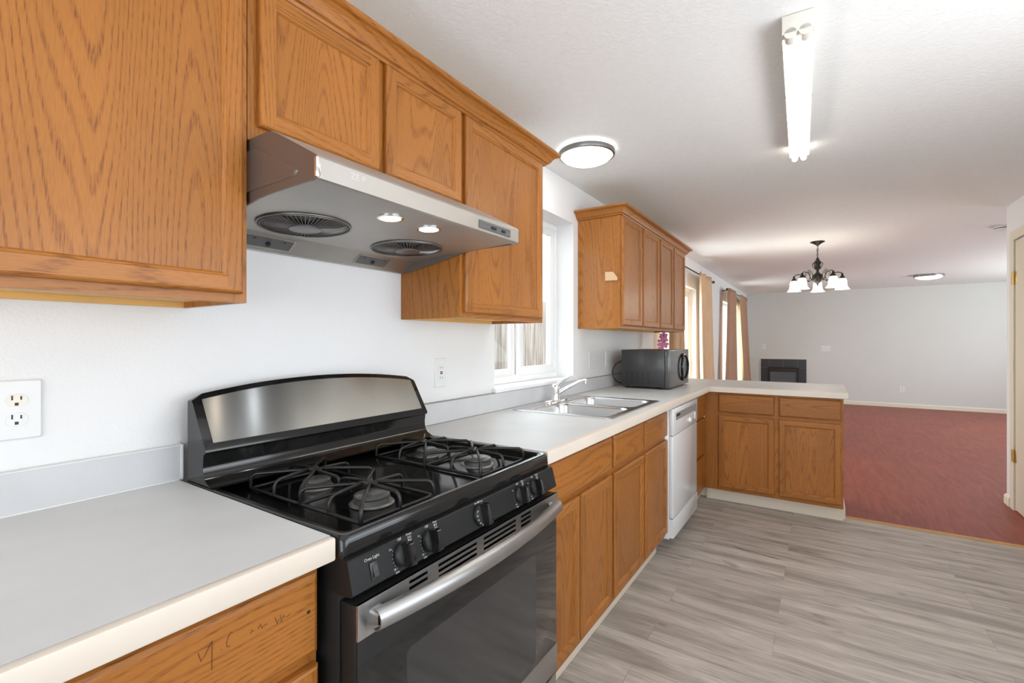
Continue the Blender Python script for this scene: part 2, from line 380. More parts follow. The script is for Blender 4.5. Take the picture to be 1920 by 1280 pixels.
# left wall with kitchen window, patio door and living-room window openings
mb = MB()
ys = [-2.6, 1.408, 2.318, 4.35, 6.02, 8.05, 10.15, YF]; zs = [0, .35, 1.012, 1.955, 2.057, H]
holes = {(1, 2), (1, 3), (3, 0), (3, 1), (3, 2), (5, 1), (5, 2)}
holed(mb, ys, zs, holes, lambda u, v, n: (n, u, v), -.2, 0); S(mb, 'wall_left', WALLM)
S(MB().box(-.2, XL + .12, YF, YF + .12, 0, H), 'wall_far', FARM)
mb = MB(); holed(mb, [-2.6, -.7, 1.6, 3.62, 4.47, YR], [0, .8, 1.9, 2.03, H], {(1, 1), (3, 0), (3, 1), (3, 2)}, lambda u, v, n: (n, u, v), XR, XR + .12); S(mb, 'wall_right', WALLM)
m = MB(); holed(m, [-.7, -.65, 1.55, 1.6], [.8, .85, 1.85, 1.9], {(1, 1)}, lambda u, v, n: (n, u, v), XR + .03, XR + .09); S(m, 'added_window_side', WHITE)  # added out-of-view window frame for the upward side fill lamp
S(MB().box(XR + .12, XL + .12, YR - .12, YR, 0, H), 'wall_side', WALLM)
mb = MB(); holed(mb, [YR - .12, 6.7, 9.7, YF], [0, .5, 2.1, H], {(1, 1)}, lambda u, v, n: (n, u, v), XL, XL + .12); S(mb, 'wall_right', WALLM)
mb = MB(); holed(mb, [0, .2, 2.5, XR + .12], [0, .45, 2.15, H], {(1, 1)}, lambda u, v, n: (u, n, v), -2.72, -2.6); S(mb, 'wall_back', WALLM)
def base(name, mb): return S(mb, name, CREAM)
BP = [(0, 0), (.014, 0), (.014, .06), (.009, .072), (.004, .078), (0, .078)]
base('baseboard_far', MB().prism([(YF - d, z) for d, z in BP], 'x', .0, XL))
base('baseboard_right', MB().loft([[(x + d * dx, y + d * dy, z) for d, z in BP] for x, y, dx, dy in ((XR, 4.56, -1, 0), (XR, YR, -1, 1), (XR + .12, YR, 0, 1))]))
# cream base strips along the toe kicks of the cabinets
base('baseboard_left', MB().prism([(.545 + d, z) for d, z in BP], 'y', .78, 2.295).prism([(.545 + d, z) for d, z in BP], 'y', 2.945, 3.555))
base('baseboard_peninsula', MB().loft([[(x + d * dx, y + d * dy, z * 1.15) for d, z in BP] for x, y, dx, dy in ((.56, 3.572, 0, -1), (1.5175, 3.572, 1, -1), (1.5175, 4.02, 1, 0))]))
# panel covering the chase around the fireplace
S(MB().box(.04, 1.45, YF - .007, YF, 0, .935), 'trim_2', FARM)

# kitchen window (slider)
w1 = MB()
wx0, wx1 = -.195, -.125; y0, y1, z0, z1 = 1.408, 2.318, 1.024, 2.057
for b in ((y0, y1, z0, z0 + .035), (y0, y1, z1 - .035, z1), (y0, y0 + .03, z0 + .035, z1 - .035), (y1 - .03, y1, z0 + .035, z1 - .035)):
    w1.box(wx0, wx1, *b, .003)
W1 = S(w1, 'window_1', WHITE)
def sash(parent, x0, x1, a0, a1, b0, b1, st, name='sash'):
    m = MB()
    for b in ((a0, a1, b0, b0 + st * 1.15), (a0, a1, b1 - st, b1), (a0, a0 + st, b0 + st * 1.15, b1 - st), (a1 - st, a1, b0 + st * 1.15, b1 - st)):
        m.box(x0, x1, *b, .003)
    o = m.build(name, WHITE, parent)
    MB().box((x0 + x1) / 2 - .002, (x0 + x1) / 2 + .002, a0 + st, a1 - st, b0 + st * 1.15, b1 - st).build('glass_pane', GLASS, o, smooth=0)
    return o
sash(W1, -.188, -.163, 1.436, 1.845, z0 + .03, z1 - .03, .042)
sash(W1, -.158, -.132, 1.850, 2.29, z0 + .03, z1 - .03, .05)
MB().box(-.2, .012, 1.408, 2.318, 1.0125, 1.024, .002).box(0, .03, 1.385, 2.342, 1.006, 1.028, .005).build('window_sill', WHITE, W1)

# patio door: white frame, two glazed leaves, lever handle
pd = MB(); x0, x1 = -.17, -.07
for b in ((4.35, 6.02, 1.915, 1.955), (4.35, 4.39, .03, 1.915), (5.98, 6.02, .03, 1.915), (4.35, 6.02, 0, .03)): pd.box(x0, x1, *b, .003)
PD = S(pd, 'door_2', WHITE)
sash(PD, -.155, -.125, 4.385, 5.215, .03, 1.92, .07, 'door_leaf')
lf = sash(PD, -.115, -.085, 5.165, 5.985, .03, 1.92, .07, 'door_leaf')
MB().box(-.085, -.06, 5.935, 5.960, .86, 1.05, .006).build('handle', WHITE, lf)

# living-room window behind the second pair of curtains
lw = MB(); x0, x1 = -.16, -.09; a0, a1, b0, b1 = 8.05, 10.15, .35, 1.955
for b in ((a0, a1, b0, b0 + .045), (a0, a1, b1 - .045, b1), (a0, a0 + .045, b0 + .045, b1 - .045), (a1 - .045, a1, b0 + .045, b1 - .045), (9.075, 9.125, b0 + .045, b1 - .045)):
    lw.box(x0, x1, *b, .003)
W2 = S(lw, 'window_2', WHITE)
for c in ((8.095, 9.075), (9.125, 10.105)):
    MB().box(-.127, -.123, *c, b0 + .045, b1 - .045).build('glass_pane', GLASS, W2, smooth=0)
for nm, P, us, vv in (('added_window_back', lambda u, v, n: (u, n, v), [.2, .26, 2.44, 2.5], [.45, .51, 2.09, 2.15]), ('added_window_living', lambda u, v, n: (n, u, v), [6.7, 6.76, 9.64, 9.7], [.5, .56, 2.04, 2.1])):  # added unseen windows, one for the back and one for the living-room fill lamp
    nn = (-2.70, -2.64) if nm == 'added_window_back' else (XL + .02, XL + .08)
    m = MB(); holed(m, us, vv, {(1, 1)}, P, *nn); S(m, nm, WHITE)

# flush painted door on the right wall
cs = MB()
for sx in ((XR - .012, XR),):
    cs.box(*sx, 4.465, 4.545, 0, 2.095, .004).box(*sx, 3.545, 3.625, 0, 2.095, .004).box(*sx, 3.625, 4.465, 2.025, 2.095, .004)
cs.box(XR + .02, XR + .1, 4.455, 4.47, 0, 2.03).box(XR + .02, XR + .1, 3.62, 3.635, 0, 2.03).box(XR + .02, XR + .1, 3.62, 4.47, 2.018, 2.03)
D1 = S(cs, 'door_1', DOORM)
dl = MB().box(XR - .004, XR + .034, 3.637, 4.452, .012, 2.016, .002).build('door_leaf', DOORM, D1)
for z in (1.74, .41):
    m = MB().box(XR - .0065, XR - .003, 4.425, 4.452, z - .045, z + .045, .001).box(XR - .0135, XR - .0115, 4.466, 4.50, z - .045, z + .045, .001)
    m.cyl((XR - .012, 4.459, z - .047), (XR - .012, 4.459, z + .047), .007, n=12)
    m.build('hinge', BRASS, D1)
MB().box(XR - .0135, XR - .0115, 4.466, 4.498, 1.045, 1.125, .001).build('hinge_recess', CREAM, D1)

# outside: plank fence and ground
fr = thing('wooden_fence', 'weathered grey plank fence seen through the kitchen window', 'fence', (-1.5, 3, -.1))
m = MB(); y = -1.0
while y < 5.3:
    w = random.uniform(.125, .15); m.box(-1.51 - random.uniform(0, .012), -1.49, y, y + w, -.1, 1.75 + random.uniform(-.02, .02), .003, 1); y += w + .008
m.build('plank_panel', FENCE, fr)
for z in (.35, 1.45): MB().box(-1.56, -1.515, -1.0, 5.4, z, z + .09).build('rail', FENCE, fr)
S(MB().box(-12, -.21, -6, 16, -.15, -.1), 'ground', GROUND)

# ------------------------------------------------------------------ cabinets
def FX(xf): return lambda a, z, n: (xf + n, a, z)
def FY(yf): return lambda a, z, n: (a, yf - n, z)
def fbox(mb, F, a0, a1, z0, z1, n0, n1, bev=0, mi=0):
    p, q = F(a0, z0, n0), F(a1, z1, n1); mb.box(p[0], q[0], p[1], q[1], p[2], q[2], bev, 2, mi)
def hv(F): return [OAK['z'], OAK['y'] if F(0, 0, 1)[0] != F(0, 0, 0)[0] else OAK['x']]
def door(parent, F, a0, a1, z0, z1, st=.043, name='door'):
    t = .020; m = MB()
    def ring(d, n): return [F(a0 + d, z0 + d, n), F(a1 - d, z0 + d, n), F(a1 - d, z1 - d, n), F(a0 + d, z1 - d, n)]
    loops = [ring(0, 0), ring(0, t - .006), ring(.0025, t - .002), ring(.006, t)]
    def band(A, B):
        for i in range(4):
            j = (i + 1) % 4
            m.face([A[i], A[j], B[j], B[i]], 1 if i in (0, 2) else 0)
    for A, B in zip(loops, loops[1:]): band(A, B)
    a, b, c, d = a0 + .006, a1 - .006, z0 + .006, z1 - .006; s = st - .008
    ia, ib, ic, id_ = a0 + s, a1 - s, z0 + s, z1 - s
    m.face([F(a, c, t), F(ia, c, t), F(ia, d, t), F(a, d, t)], 0); m.face([F(ib, c, t), F(b, c, t), F(b, d, t), F(ib, d, t)], 0)
    m.face([F(ia, c, t), F(ib, c, t), F(ib, ic, t), F(ia, ic, t)], 1); m.face([F(ia, id_, t), F(ib, id_, t), F(ib, d, t), F(ia, d, t)], 1)
    r2 = [ring(s, t), ring(s + .0015, t - .0025), ring(s + .005, t - .0035), ring(s + .0085, t - .008), ring(s + .0085, t - .011)]
    for A, B in zip(r2, r2[1:]): band(A, B)
    o = m.build(name, hv(F), parent, smooth=0)
    p = MB(); e = s + .008; fbox(p, F, a0 + e, a1 - e, z0 + e, z1 - e, t - .017, t - .009)
    p.build('panel', hv(F)[0], o, smooth=0)
    return o
def drawer(parent, F, a0, a1, z0, z1, name='drawer_front'):
    t = .020; m = MB()
    def ring(d, n): return [F(a0 + d, z0 + d, n), F(a1 - d, z0 + d, n), F(a1 - d, z1 - d, n), F(a0 + d, z1 - d, n)]
    m.loft([ring(0, 0), ring(0, t - .009), ring(.003, t - .004), ring(.010, t)])
    return m.build(name, hv(F)[1], parent, smooth=0)
def frame(parent, F, stiles, rails, t=.019):
    m = MB()
    for a0, a1, z0, z1 in stiles: fbox(m, F, a0, a1, z0, z1, -t, 0, 0, 0)
    for a0, a1, z0, z1 in rails:
        cuts = sorted((p, q) for p, q, b0, b1 in stiles if q > a0 + 1e-6 and p < a1 - 1e-6 and b0 < z1 - 1e-6 and b1 > z0 + 1e-6)
        a = a0
        for p, q in cuts + [(a1, a1)]:
            if p > a + 1e-6: fbox(m, F, a, p, z0, z1, -t, 0, 0, 1)
            a = max(a, q)
    return m.build('face_frame', hv(F), parent, smooth=0)

XU, ZU, ZT = .30, 1.352, 2.105
def upper(label, y0, y1, z0, doors, mids, group='oak wall cabinets'):
    c = thing('wall_cabinet', label, 'cabinet', (0, (y0 + y1) / 2, z0), group)
    F = FX(XU); t = .014
    MB().box(.002, XU - .019, y0 + .0005, y0 + t, z0, ZT).build('side_panel', OAK['z'], c, smooth=0)
    MB().box(.002, XU - .019, y1 - t, y1 - .0005, z0, ZT).build('side_panel', OAK['z'], c, smooth=0)
    MB().box(.002, XU - .02, y0 + t, y1 - t, z0 + .014, z0 + .026).build('bottom_panel', RAW, c, smooth=0)
    MB().box(.002, .02, y0 + t, y1 - t, z0, z0 + .014).build('hanging_rail', RAW, c, smooth=0)
    MB().box(.002, XU - .02, y0 + t, y1 - t, ZT - .012, ZT).build('top_panel', RAW, c, smooth=0)
    s = .038
    st = [(y0 + .0005, y0 + s, z0, ZT), (y1 - s, y1 - .0005, z0, ZT)] + [(q - .02, q + .02, z0 + s, ZT - .05) for q in mids]
    frame(c, F, st, [(y0 + s, y1 - s, z0, z0 + s), (y0 + s, y1 - s, ZT - .05, ZT)])
    for a0, a1, b0, b1 in doors: door(c, F, a0, a1, b0, b1)
    return c
upper('large oak wall cabinet over the left counter, beside the hood', -1.10, .0255, ZU, [(-.985, -.497, 1.371, 2.083), (-.477, .010, 1.371, 2.083)], [-.487])
upper('short oak wall cabinet with two square doors above the range hood', .0265, .772, 1.724, [(.047, .394, 1.758, 2.083), (.419, .763, 1.758, 2.083)], [.405])
upper('tall single-door oak wall cabinet between the hood and the window', .7725, 1.375, ZU, [(.789, 1.347, 1.371, 2.083)], [])
c4 = upper('oak wall cabinet with four narrow doors hanging above the microwave', 2.386, 4.094, ZU,
           [(2.394, 2.787, 1.371, 2.083), (2.818, 3.214, 1.371, 2.083), (3.253, 3.632, 1.371, 2.083), (3.662, 4.05, 1.371, 2.083)], [2.803, 3.234, 3.647])
CROWN = [(0, 2.086), (.012, 2.086), (.016, 2.093), (.024, 2.096), (.030, 2.106), (.040, 2.120), (.050, 2.127), (.060, 2.129), (.064, 2.133), (.064, 2.143), (0, 2.143)]
def crown(path):
    m = MB(); m.loft([[(x + d * dx, y + d * dy, z) for d, z in CROWN] for x, y, dx, dy in path]); return m
cm = crown([(XU + .0005, -1.10, 1, 0), (XU + .0005, 1.3755, 1, 1), (0.002, 1.3755, 0, 1)]).build('crown_moulding', OAK['y'], origin=(XU, .1, 2.086), smooth=0)
tag(cm, 'long stepped oak crown moulding along the top of the three cabinets over the range', 'moulding')
crown([(.002, 2.3855, 0, -1), (XU + .0005, 2.3855, 1, -1), (XU + .0005, 4.0945, 1, 1), (.002, 4.0945, 0, 1)]).build('crown_moulding', OAK['y'], c4, smooth=0)
m = MB().prism([(.203, 1.664), (.284, 1.662), (.284, 1.682), (.256, 1.719), (.203, 1.721)], 'y', 2.374, 2.3855)
tag(m.build('wood_block', TANB, origin=(.24, 2.385, 1.664), smooth=0), 'small tan block with a clipped corner stuck on the side of the far wall cabinet', 'block')

# base cabinets; doors face x = .609 + .02
XB = .609; ZB0, ZB1 = .105, .872
def basecab(label, F, a0, a1, depth, stiles, rails, doors, drawers, loc, group='oak base cabinets'):
    c = thing('base_cabinet', label, 'cabinet', loc, group)
    for q in ((a0 + .0005, a0 + .016), (a1 - .016, a1 - .0005)):
        m = MB(); fbox(m, F, q[0], q[1], ZB0, ZB1, -depth, -.019); m.build('side_panel', OAK['z'], c, smooth=0)
    m = MB(); fbox(m, F, a0 + .016, a1 - .016, ZB0, ZB0 + .014, -depth, -.02); m.build('bottom_panel', RAW, c, smooth=0)
    m = MB(); fbox(m, F, a0 + .016, a1 - .016, ZB0 + .014, ZB1, -depth, -depth + .006); m.build('back_panel', RAW, c, smooth=0)
    m = MB(); fbox(m, F, a0 + .0005, a1 - .0005, 0, ZB0, -.10, -.085); m.build('toe_kick', CREAM, c, smooth=0)
    frame(c, F, stiles, rails)
    for q in drawers: drawer(c, F, *q)
    for q in doors: door(c, F, *q)
    return c
F = FX(XB)
bl = basecab('oak base cabinet left of the range with pencil writing on its drawer front', F, -1.2, -.0075, .585,
        [(-1.1995, -1.16, ZB0, ZB1), (-.63, -.59, ZB0, ZB1), (-.045, -.008, ZB0, ZB1)], [(-1.16, -.045, ZB0, ZB0 + .03), (-1.16, -.045, .68, .72), (-1.16, -.045, .84, ZB1)],
        [(-1.18, -.62, .135, .684), (-.60, -.014, .135, .684)], [(-1.18, -.62, .706, .853), (-.60, -.014, .706, .853)], (.3, -.6, 0))
basecab('oak base cabinet right of the range with one wide drawer over two doors', F, .7765, 1.4275, .585,
        [(.777, .80, ZB0, ZB1), (1.405, 1.427, ZB0, ZB1)], [(.80, 1.405, ZB0, ZB0 + .035), (.80, 1.405, .675, .72), (.80, 1.405, .835, ZB1)],
        [(.79, 1.085, .135, .684), (1.097, 1.413, .135, .684)], [(.79, 1.413, .706, .851)], (.3, 1.1, 0))
basecab('oak sink cabinet with two drawer fronts over two doors, beside the dishwasher', F, 1.4285, 2.2995, .585,
        [(1.429, 1.452, ZB0, ZB1), (1.84, 1.892, ZB0, ZB1), (2.277, 2.299, ZB0, ZB1)], [(1.452, 2.277, ZB0, ZB0 + .035), (1.452, 2.277, .675, .72), (1.452, 2.277, .835, ZB1)],
        [(1.443, 1.850, .135, .684), (1.880, 2.291, .135, .684)], [(1.443, 1.850, .706, .851), (1.880, 2.291, .706, .851)], (.3, 1.86, 0))
basecab('narrow oak drawer cabinet in the corner past the dishwasher', F, 2.9465, 3.4275, .585,
        [(2.947, 2.975, ZB0, ZB1), (3.375, 3.427, ZB0, ZB1)], [(2.975, 3.375, ZB0, ZB0 + .03), (2.975, 3.375, .65, .69), (2.975, 3.375, .36, .40), (2.975, 3.375, .84, ZB1)],
        [], [(2.958, 3.385, .683, .853), (2.958, 3.385, .395, .668), (2.958, 3.385, .118, .380)], (.3, 3.2, 0))
YP = 3.43
Fp = FY(YP)
basecab('oak peninsula cabinet with two drawers over two doors beside the red floor', Fp, .6105, 1.5165, .58,
        [(.611, .726, ZB0, ZB1), (1.092, 1.131, ZB0, ZB1), (1.492, 1.516, ZB0, ZB1)], [(.726, 1.492, ZB0, ZB0 + .035), (.726, 1.492, .685, .725), (.726, 1.492, .84, ZB1)],
        [(.716, 1.098, .133, .692), (1.128, 1.504, .133, .692)], [(.716, 1.098, .716, .856), (1.128, 1.504, .716, .856)], (1.06, 3.72, 0))
# pencil scrawl and screw hole on the left drawer front
px = XB + .0203
for gi in range(3):
  m = MB()
  for st in ([(-.212, .813), (-.208, .799), (-.202, .806), (-.194, .820)], [(-.193, .821), (-.1932, .800), (-.1935, .778)], [(-.1805, .8005), (-.1795, .8015)],
           [(-.1640, .818), (-.1665, .820), (-.170, .816), (-.1728, .808), (-.1722, .801), (-.168, .799)],
           [(-.137, .802), (-.135, .808), (-.132, .803)], [(-.125, .804), (-.121, .810), (-.119, .802), (-.115, .804), (-.110, .805)],
           [(-.097, .808), (-.0935, .797), (-.090, .802)], [(-.088, .808), (-.0865, .796), (-.082, .805), (-.080, .800)], [(-.077, .799), (-.070, .802)]):
    if gi == (0 if st[0][0] < -.178 else 1 if st[0][0] < -.15 else 2): m.tube([(px, a, z) for a, z in st], .00045, 6)
  m.build('pencil_scrawl', PENCIL, bl)
MB().cyl((px - .0006, -.036, .788), (px + .0002, -.036, .788), .0034, n=14).build('screw_hole', SLOT, bl)

# ------------------------------------------------------------------ countertops
def counter(label, loc): return thing('countertop', label, 'countertop', loc)
ES = .018; CB = CT - .041
k = counter('pale grey laminate countertop left of the range with cream wood edge', (.3, -.6, CB))
MB().box(.002, CD - ES, -1.25, -.0015, CB, CT).build('laminate_top', LAM, k, smooth=0)
MB().box(CD - ES, CD, -1.25, -.0015, CB, CT + .0005, .004).build('edge_strip', EDGE, k)
MB().box(.002, .02, -1.25, .004, CT, 1.0).build('backsplash', LAMB, k, smooth=0)
MB().box(.002, .0215, -1.25, .004, 1.0, 1.002).box(.002, .0235, .004, .0085, CT, 1.003).box(.02, .0235, -1.25, .002, CT, CT + .0025).build('edge_trim', PLATE, k, smooth=0)
k = counter('pale grey laminate countertop running past the sink and along the peninsula', (.3, 2.4, CB))
XE, YE, YPc = 1.5413, 4.138, 3.3885
m = MB(); SX0, SX1, SY0, SY1 = .135, .582, 1.495, 2.222
us = [.002, SX0, SX1, CD - ES, XE - ES]; vv = [.7765, SY0, SY1, YPc + ES, YE - ES]
holed(m, us, vv, {(1, 1), (3, 0), (3, 1), (3, 2)}, lambda u, v, n: (u, v, n), CB, CT); m.build('laminate_top', LAM, k, smooth=0)
rp = [(0, CB), (-ES, CB), (-ES, CT + .0005), (-.004, CT + .0005), (-.0012, CT - .0007), (0, CT - .0035)]
m = MB(); m.loft([[(x + d * dx, y + d * dy, z) for d, z in rp] for x, y, dx, dy in ((CD, .7765, 1, 0), (CD, YPc, 1, -1), (XE, YPc, 1, -1), (XE, YE, 1, 1), (.002, YE, 0, 1))])
m.build('edge_strip', EDGE, k, smooth=40)
MB().box(.002, .02, .782, YE, CT, 1.004).build('backsplash', LAMB, k, smooth=0)
MB().box(.002, .0215, .782, 1.384, 1.004, 1.007).box(.002, .0215, 2.343, YE, 1.004, 1.007).box(.02, .0225, .782, YE, CT, CT + .0025).build('seam_trim', mat('seam_grey', srgb(140, 138, 136), .5), k, smooth=0)

# ------------------------------------------------------------------ range
R = thing('gas_range', 'black and stainless gas range with four burners under the hood', 'range', (.38, .385, 0))
RY0, RY1 = .004, .766; YC = .385
MB().box(.06, .655, RY0 + .002, RY1 - .002, .05, .872, .003).box(.10, .60, RY0 + .03, RY1 - .03, .0, .05).build('body', BODYM, R)
m = MB()
P = lambda z: (lambda x, y: (x, y, z))
m.loft([rrect(.06, .668, RY0, RY1, .006, P(.874)), rrect(.06, .671, RY0 - .001, RY1 + .001, .012, P(.880)), rrect(.06, .669, RY0, RY1, .014, P(.906)), rrect(.064, .664, RY0 + .005, RY1 - .005, .014, P(.914)),
        rrect(.07, .655, RY0 + .014, RY1 - .014, .016, P(.915)), rrect(.075, .648, RY0 + .021, RY1 - .021, .018, P(.911)), rrect(.08, .643, RY0 + .026, RY1 - .026, .02, P(.893)), rrect(.085, .636, RY0 + .034, RY1 - .034, .02, P(.888))])
m.build('cooktop', BLACK, R)
# backguard
m = MB(); loops = []
fp = lambda z: .150 - (z - 1.0) * (.080 / .135)
zt = lambda y: 1.128 + .031 * (1 - ((y - YC) / .381) ** 2) - .012 * max(0, (abs(y - YC) - .366) / .015) ** 2
N_ = 28
for i in range(N_ + 1):
    y = RY0 + .001 + (RY1 - RY0 - .002) * i / N_; z = zt(y)
    loops.append([(x, y, q) for x, q in ((.056, .915), (.056, z - .004), (.060, z), (fp(z) - .003, z + .0005), (fp(z - .006), z - .006), (.150, 1.003), (.150, .996), (.140, .990), (.137, .965), (.139, .945), (.150, .928), (.178, .914))])
m.loft(loops); m.build('backguard', BLACK, R)
m = MB(); A, B = [], []
nv = Vector((.135, 0, .080)).normalized()
for i in range(N_ + 1):
    y = RY0 + .022 + (RY1 - RY0 - .044) * i / N_; top = zt(y) - .013
    ins = .012
    A.append((y, top))
front = []; back = []
for y, top in A:
    lo, hi = Vector((fp(1.016), y, 1.016)), Vector((fp(top), y, top))
    front.append([lo - nv * .001, lo + nv * .0022, hi + nv * .0022, hi - nv * .001])
m.loft(front); m.build('steel_panel', STEEL, R, smooth=20)
# burners and grates
GX = [(.177, .391), (.391, .602)]; GYs = [(.098, .312), (.500, .722)]
def grate(parent, xa, xb, ya, yb):
    m = MB(); zb, zt_ = .894, .931; r = .0043; cx, cy = (xa + xb) / 2, (ya + yb) / 2
    m.tube(rrect(xa, xb, ya, yb, .012, P(zb), 4), r, 8, True)
    for px_, py_ in ((xa + .004, ya + .004), (xb - .004, ya + .004), (xb - .004, yb - .004), (xa + .004, yb - .004)):
        m.cyl((px_, py_, .887), (px_, py_, zb), .004, n=8)
    pts = [(xa, ya), (cx, ya), (xb, ya), (xb, cy), (xb, yb), (cx, yb), (xa, yb), (xa, cy)]
    def arm(p, tip):
        d = Vector((tip[0] - p[0], tip[1] - p[1], 0)); l = d.length; d /= l; q = Vector((p[0], p[1], 0))
        return [q + Vector((0, 0, zb)), q + d * .001 + Vector((0, 0, zt_ - .016)), q + d * .005 + Vector((0, 0, zt_ - .006)), q + d * .014 + Vector((0, 0, zt_ - .001)), q + d * (l * .6) + Vector((0, 0, zt_ + .002))]
    for a in range(0, 8, 2):
        p, q = pts[a], pts[a + 1]
        mx = Vector(((p[0] + q[0]) / 2 - cx, (p[1] + q[1]) / 2 - cy)).normalized() * .016
        tip = (cx + mx.x, cy + mx.y)
        pa, qa = arm(p, tip), arm(q, tip)
        m.tube(pa + [Vector((tip[0], tip[1], zt_ + .003))] + qa[::-1], r, 8)
    m.tube([(cx - .018, cy - .012, zt_ + .002), (cx, cy, zt_ + .004), (cx + .018, cy + .012, zt_ + .002)], r, 8)
    m.tube([(cx - .012, cy + .018, zt_ + .002), (cx, cy, zt_ + .004), (cx + .012, cy - .018, zt_ + .002)], r, 8)
    m.build('burner_grate', IRON, parent, smooth=60)
for gi, (xa, xb) in enumerate(GX):
    for ya, yb in GYs:
        grate(R, xa, xb, ya, yb)
        c = ((xa + xb) / 2 + .008, (ya + yb) / 2 + .003, 0); f = 1.0 if gi else .82
        b = MB().lathe([(.052 * f, .8882), (.050 * f, .8895), (.048 * f, .892), (.046 * f, .8925), (.042 * f, .893), (.042 * f, .902), (.036 * f, .904)], c, 36).build('burner', BURN, R)
        MB().lathe([(.034 * f, .9035), (.041 * f, .905), (.041 * f, .909), (.036 * f, .9115), (.012, .9125)], c, 36).build('burner_cap', CAPM, b)
# control panel
CPX = lambda z: .682 + (.876 - z) * (.015 / .062)
MB().prism([(.60, .8715), (.668, .8735), (.679, .8735), (.682, .871), (CPX(.816), .816), (.693, .812), (.66, .808), (.60, .81)], 'y', RY0 + .001, RY1 - .001).build('control_panel', BODYM, R, smooth=30)
u_ = Vector((0, 1, 0)); v_ = Vector((-.015, 0, .062)).normalized(); n_ = u_.cross(v_)
def cp(y, z, d=0): return Vector((CPX(z), y, z)) + n_ * d
def circ(mb, c, r, filled):
    o = cp(*c, .0003); n = 14
    pt = lambda q, d: [o + (u_ * math.cos(2 * math.pi * i / n) + v_ * math.sin(2 * math.pi * i / n)) * q + n_ * d for i in range(n)]
    if filled: mb.loft([pt(r, -.0003), pt(r, .0003)])
    else: mb.loft([pt(r, 0), pt(r, .0003), pt(r * .68, .0003), pt(r * .68, 0)], False, False)
def words(mb, body, y, z, size): mb.mesh(text_mesh(body), basis(cp(y, z, .0002), u_, v_) @ Matrix.Diagonal((size, size, .02, 1)))
KN = [(.130, 'Front', 2), (.207, 'Rear', 0), (.385, None, 0), (.563, 'Rear', 1), (.642, 'Front', 3)]
for y, pos, dot in KN:
    zc = .843; kr = .0225 if pos else .026
    M = basis(cp(y, zc, .0005), u_, v_)
    m = MB().lathe([(kr, 0), (kr, .006), (kr - .003, .010), (.004, .012)], (0, 0, 0), 32); m.xf(M)
    kb = m.build('knob', BLACKM, R, smooth=40)
    g = MB(); L = kr * 1.0
    g.loft([[(-.0085 * s_, -L, h), (.0085 * s_, -L, h), (.0085 * s_, L, h), (-.0085 * s_, L, h)] for s_, h in ((1, .008), (1, .020))] +
           [[(-.006, -L * .92, .030), (.006, -L * .92, .030), (.006, L * .92, .030), (-.006, L * .92, .030)], [(-.004, -L * .75, .033), (.004, -L * .75, .033), (.004, L * .75, .033), (-.004, L * .75, .033)]])
    g.xf(M); g.build('knob_grip', BLACK, kb, smooth=40)
    t = MB()
    if pos:
        words(t, 'Off', y - .004, zc + .0285, .0072); words(t, pos, y + .022, zc + .0305, .0065)
        for k_ in range(4): circ(t, (y + .0195 + .0055 * (k_ % 2), zc + .0245 - .0055 * (k_ // 2)), .0022, k_ == dot)
        words(t, 'Lo', y - .029, zc + .018, .006); words(t, 'Hi', y - .025, zc - .020, .006); words(t, 'Lite', y - .020, zc - .0265, .0065)
        for k_ in range(6): a = math.radians(150 + k_ * 15); circ(t, (y + .0275 * math.cos(a), zc + .0275 * math.sin(a)), .0007, True)
    else:
        words(t, 'Broil', y - .010, zc + .0285, .0065); words(t, 'Temp', y + .008, zc + .0285, .0065); circ(t, (y - .001, zc + .0288), .0022, True)
        for k_, q in enumerate(('200', '250', '300', '350', '400', '450')):
            a = math.radians(150 + k_ * 24); t.mesh(text_mesh(q), basis(cp(y + .0235 * math.cos(a), zc + .0235 * math.sin(a), .0105), u_, v_) @ Matrix.Diagonal((.0055, .0055, .02, 1)))
    t.build('dial_marking', PRINT, R, smooth=0)
t = MB(); words(t, 'Oven Light', .056, .8625, .0078); t.build('switch_marking', PRINT, R, smooth=0)
m = MB().box(-.0095, .0095, -.016, .016, 0, .002, .001).xf(basis(cp(.058, .840, 0), u_, v_)); sw = m.build('oven_light_switch', DKGREY, R)
MB().prism([(-.010, .001), (-.010, .006), (0, .0035), (.010, .0025), (.010, .001)], 'x', -.0055, .0055).xf(basis(cp(.058, .840, .0005), u_, v_)).build('rocker', DKGREY, sw, smooth=0)
# oven door
od = MB().box(.657, .698, RY0 + .005, RY1 - .005, .250, .797, .004).build('oven_door', BODYM, R)
MB().box(.698, .7005, RY0 + .008, RY1 - .008, .334, .736, .001).build('door_glass', GLASSB, od)
m = MB(); m.loft([rrect(.13, .632, .345, .657, .014, lambda a, b: (.7004, a, b)), rrect(.13, .632, .345, .657, .014, lambda a, b: (.7008, a, b))]); m.build('door_window', GLASSW, od, smooth=0)
ysl = [RY0 + .006, .134, .186, .219, .352, .380, .522, .548, .600, RY1 - .006]; zsl = [.735, .7595, .766, .7725, .7785, .785, .791, .799]
m = MB(); holed(m, ysl, zsl, {(i, j) for i in (1, 3, 5, 7) for j in (1, 3, 5)}, lambda u, v, n: (n, u, v), .6985, .7035)
m.build('vent_trim', STEELD, od, smooth=0)
MB().box(.698, .6983, RY0 + .02, RY1 - .02, .748, .788).build('vent_backing', mat('vent_black', (.002, .002, .002, 1), .9, spec=.1), od, smooth=0)
MB().box(.698, .703, RY0 + .006, RY1 - .006, .252, .334, .0015).build('lower_trim', STEELD, od)
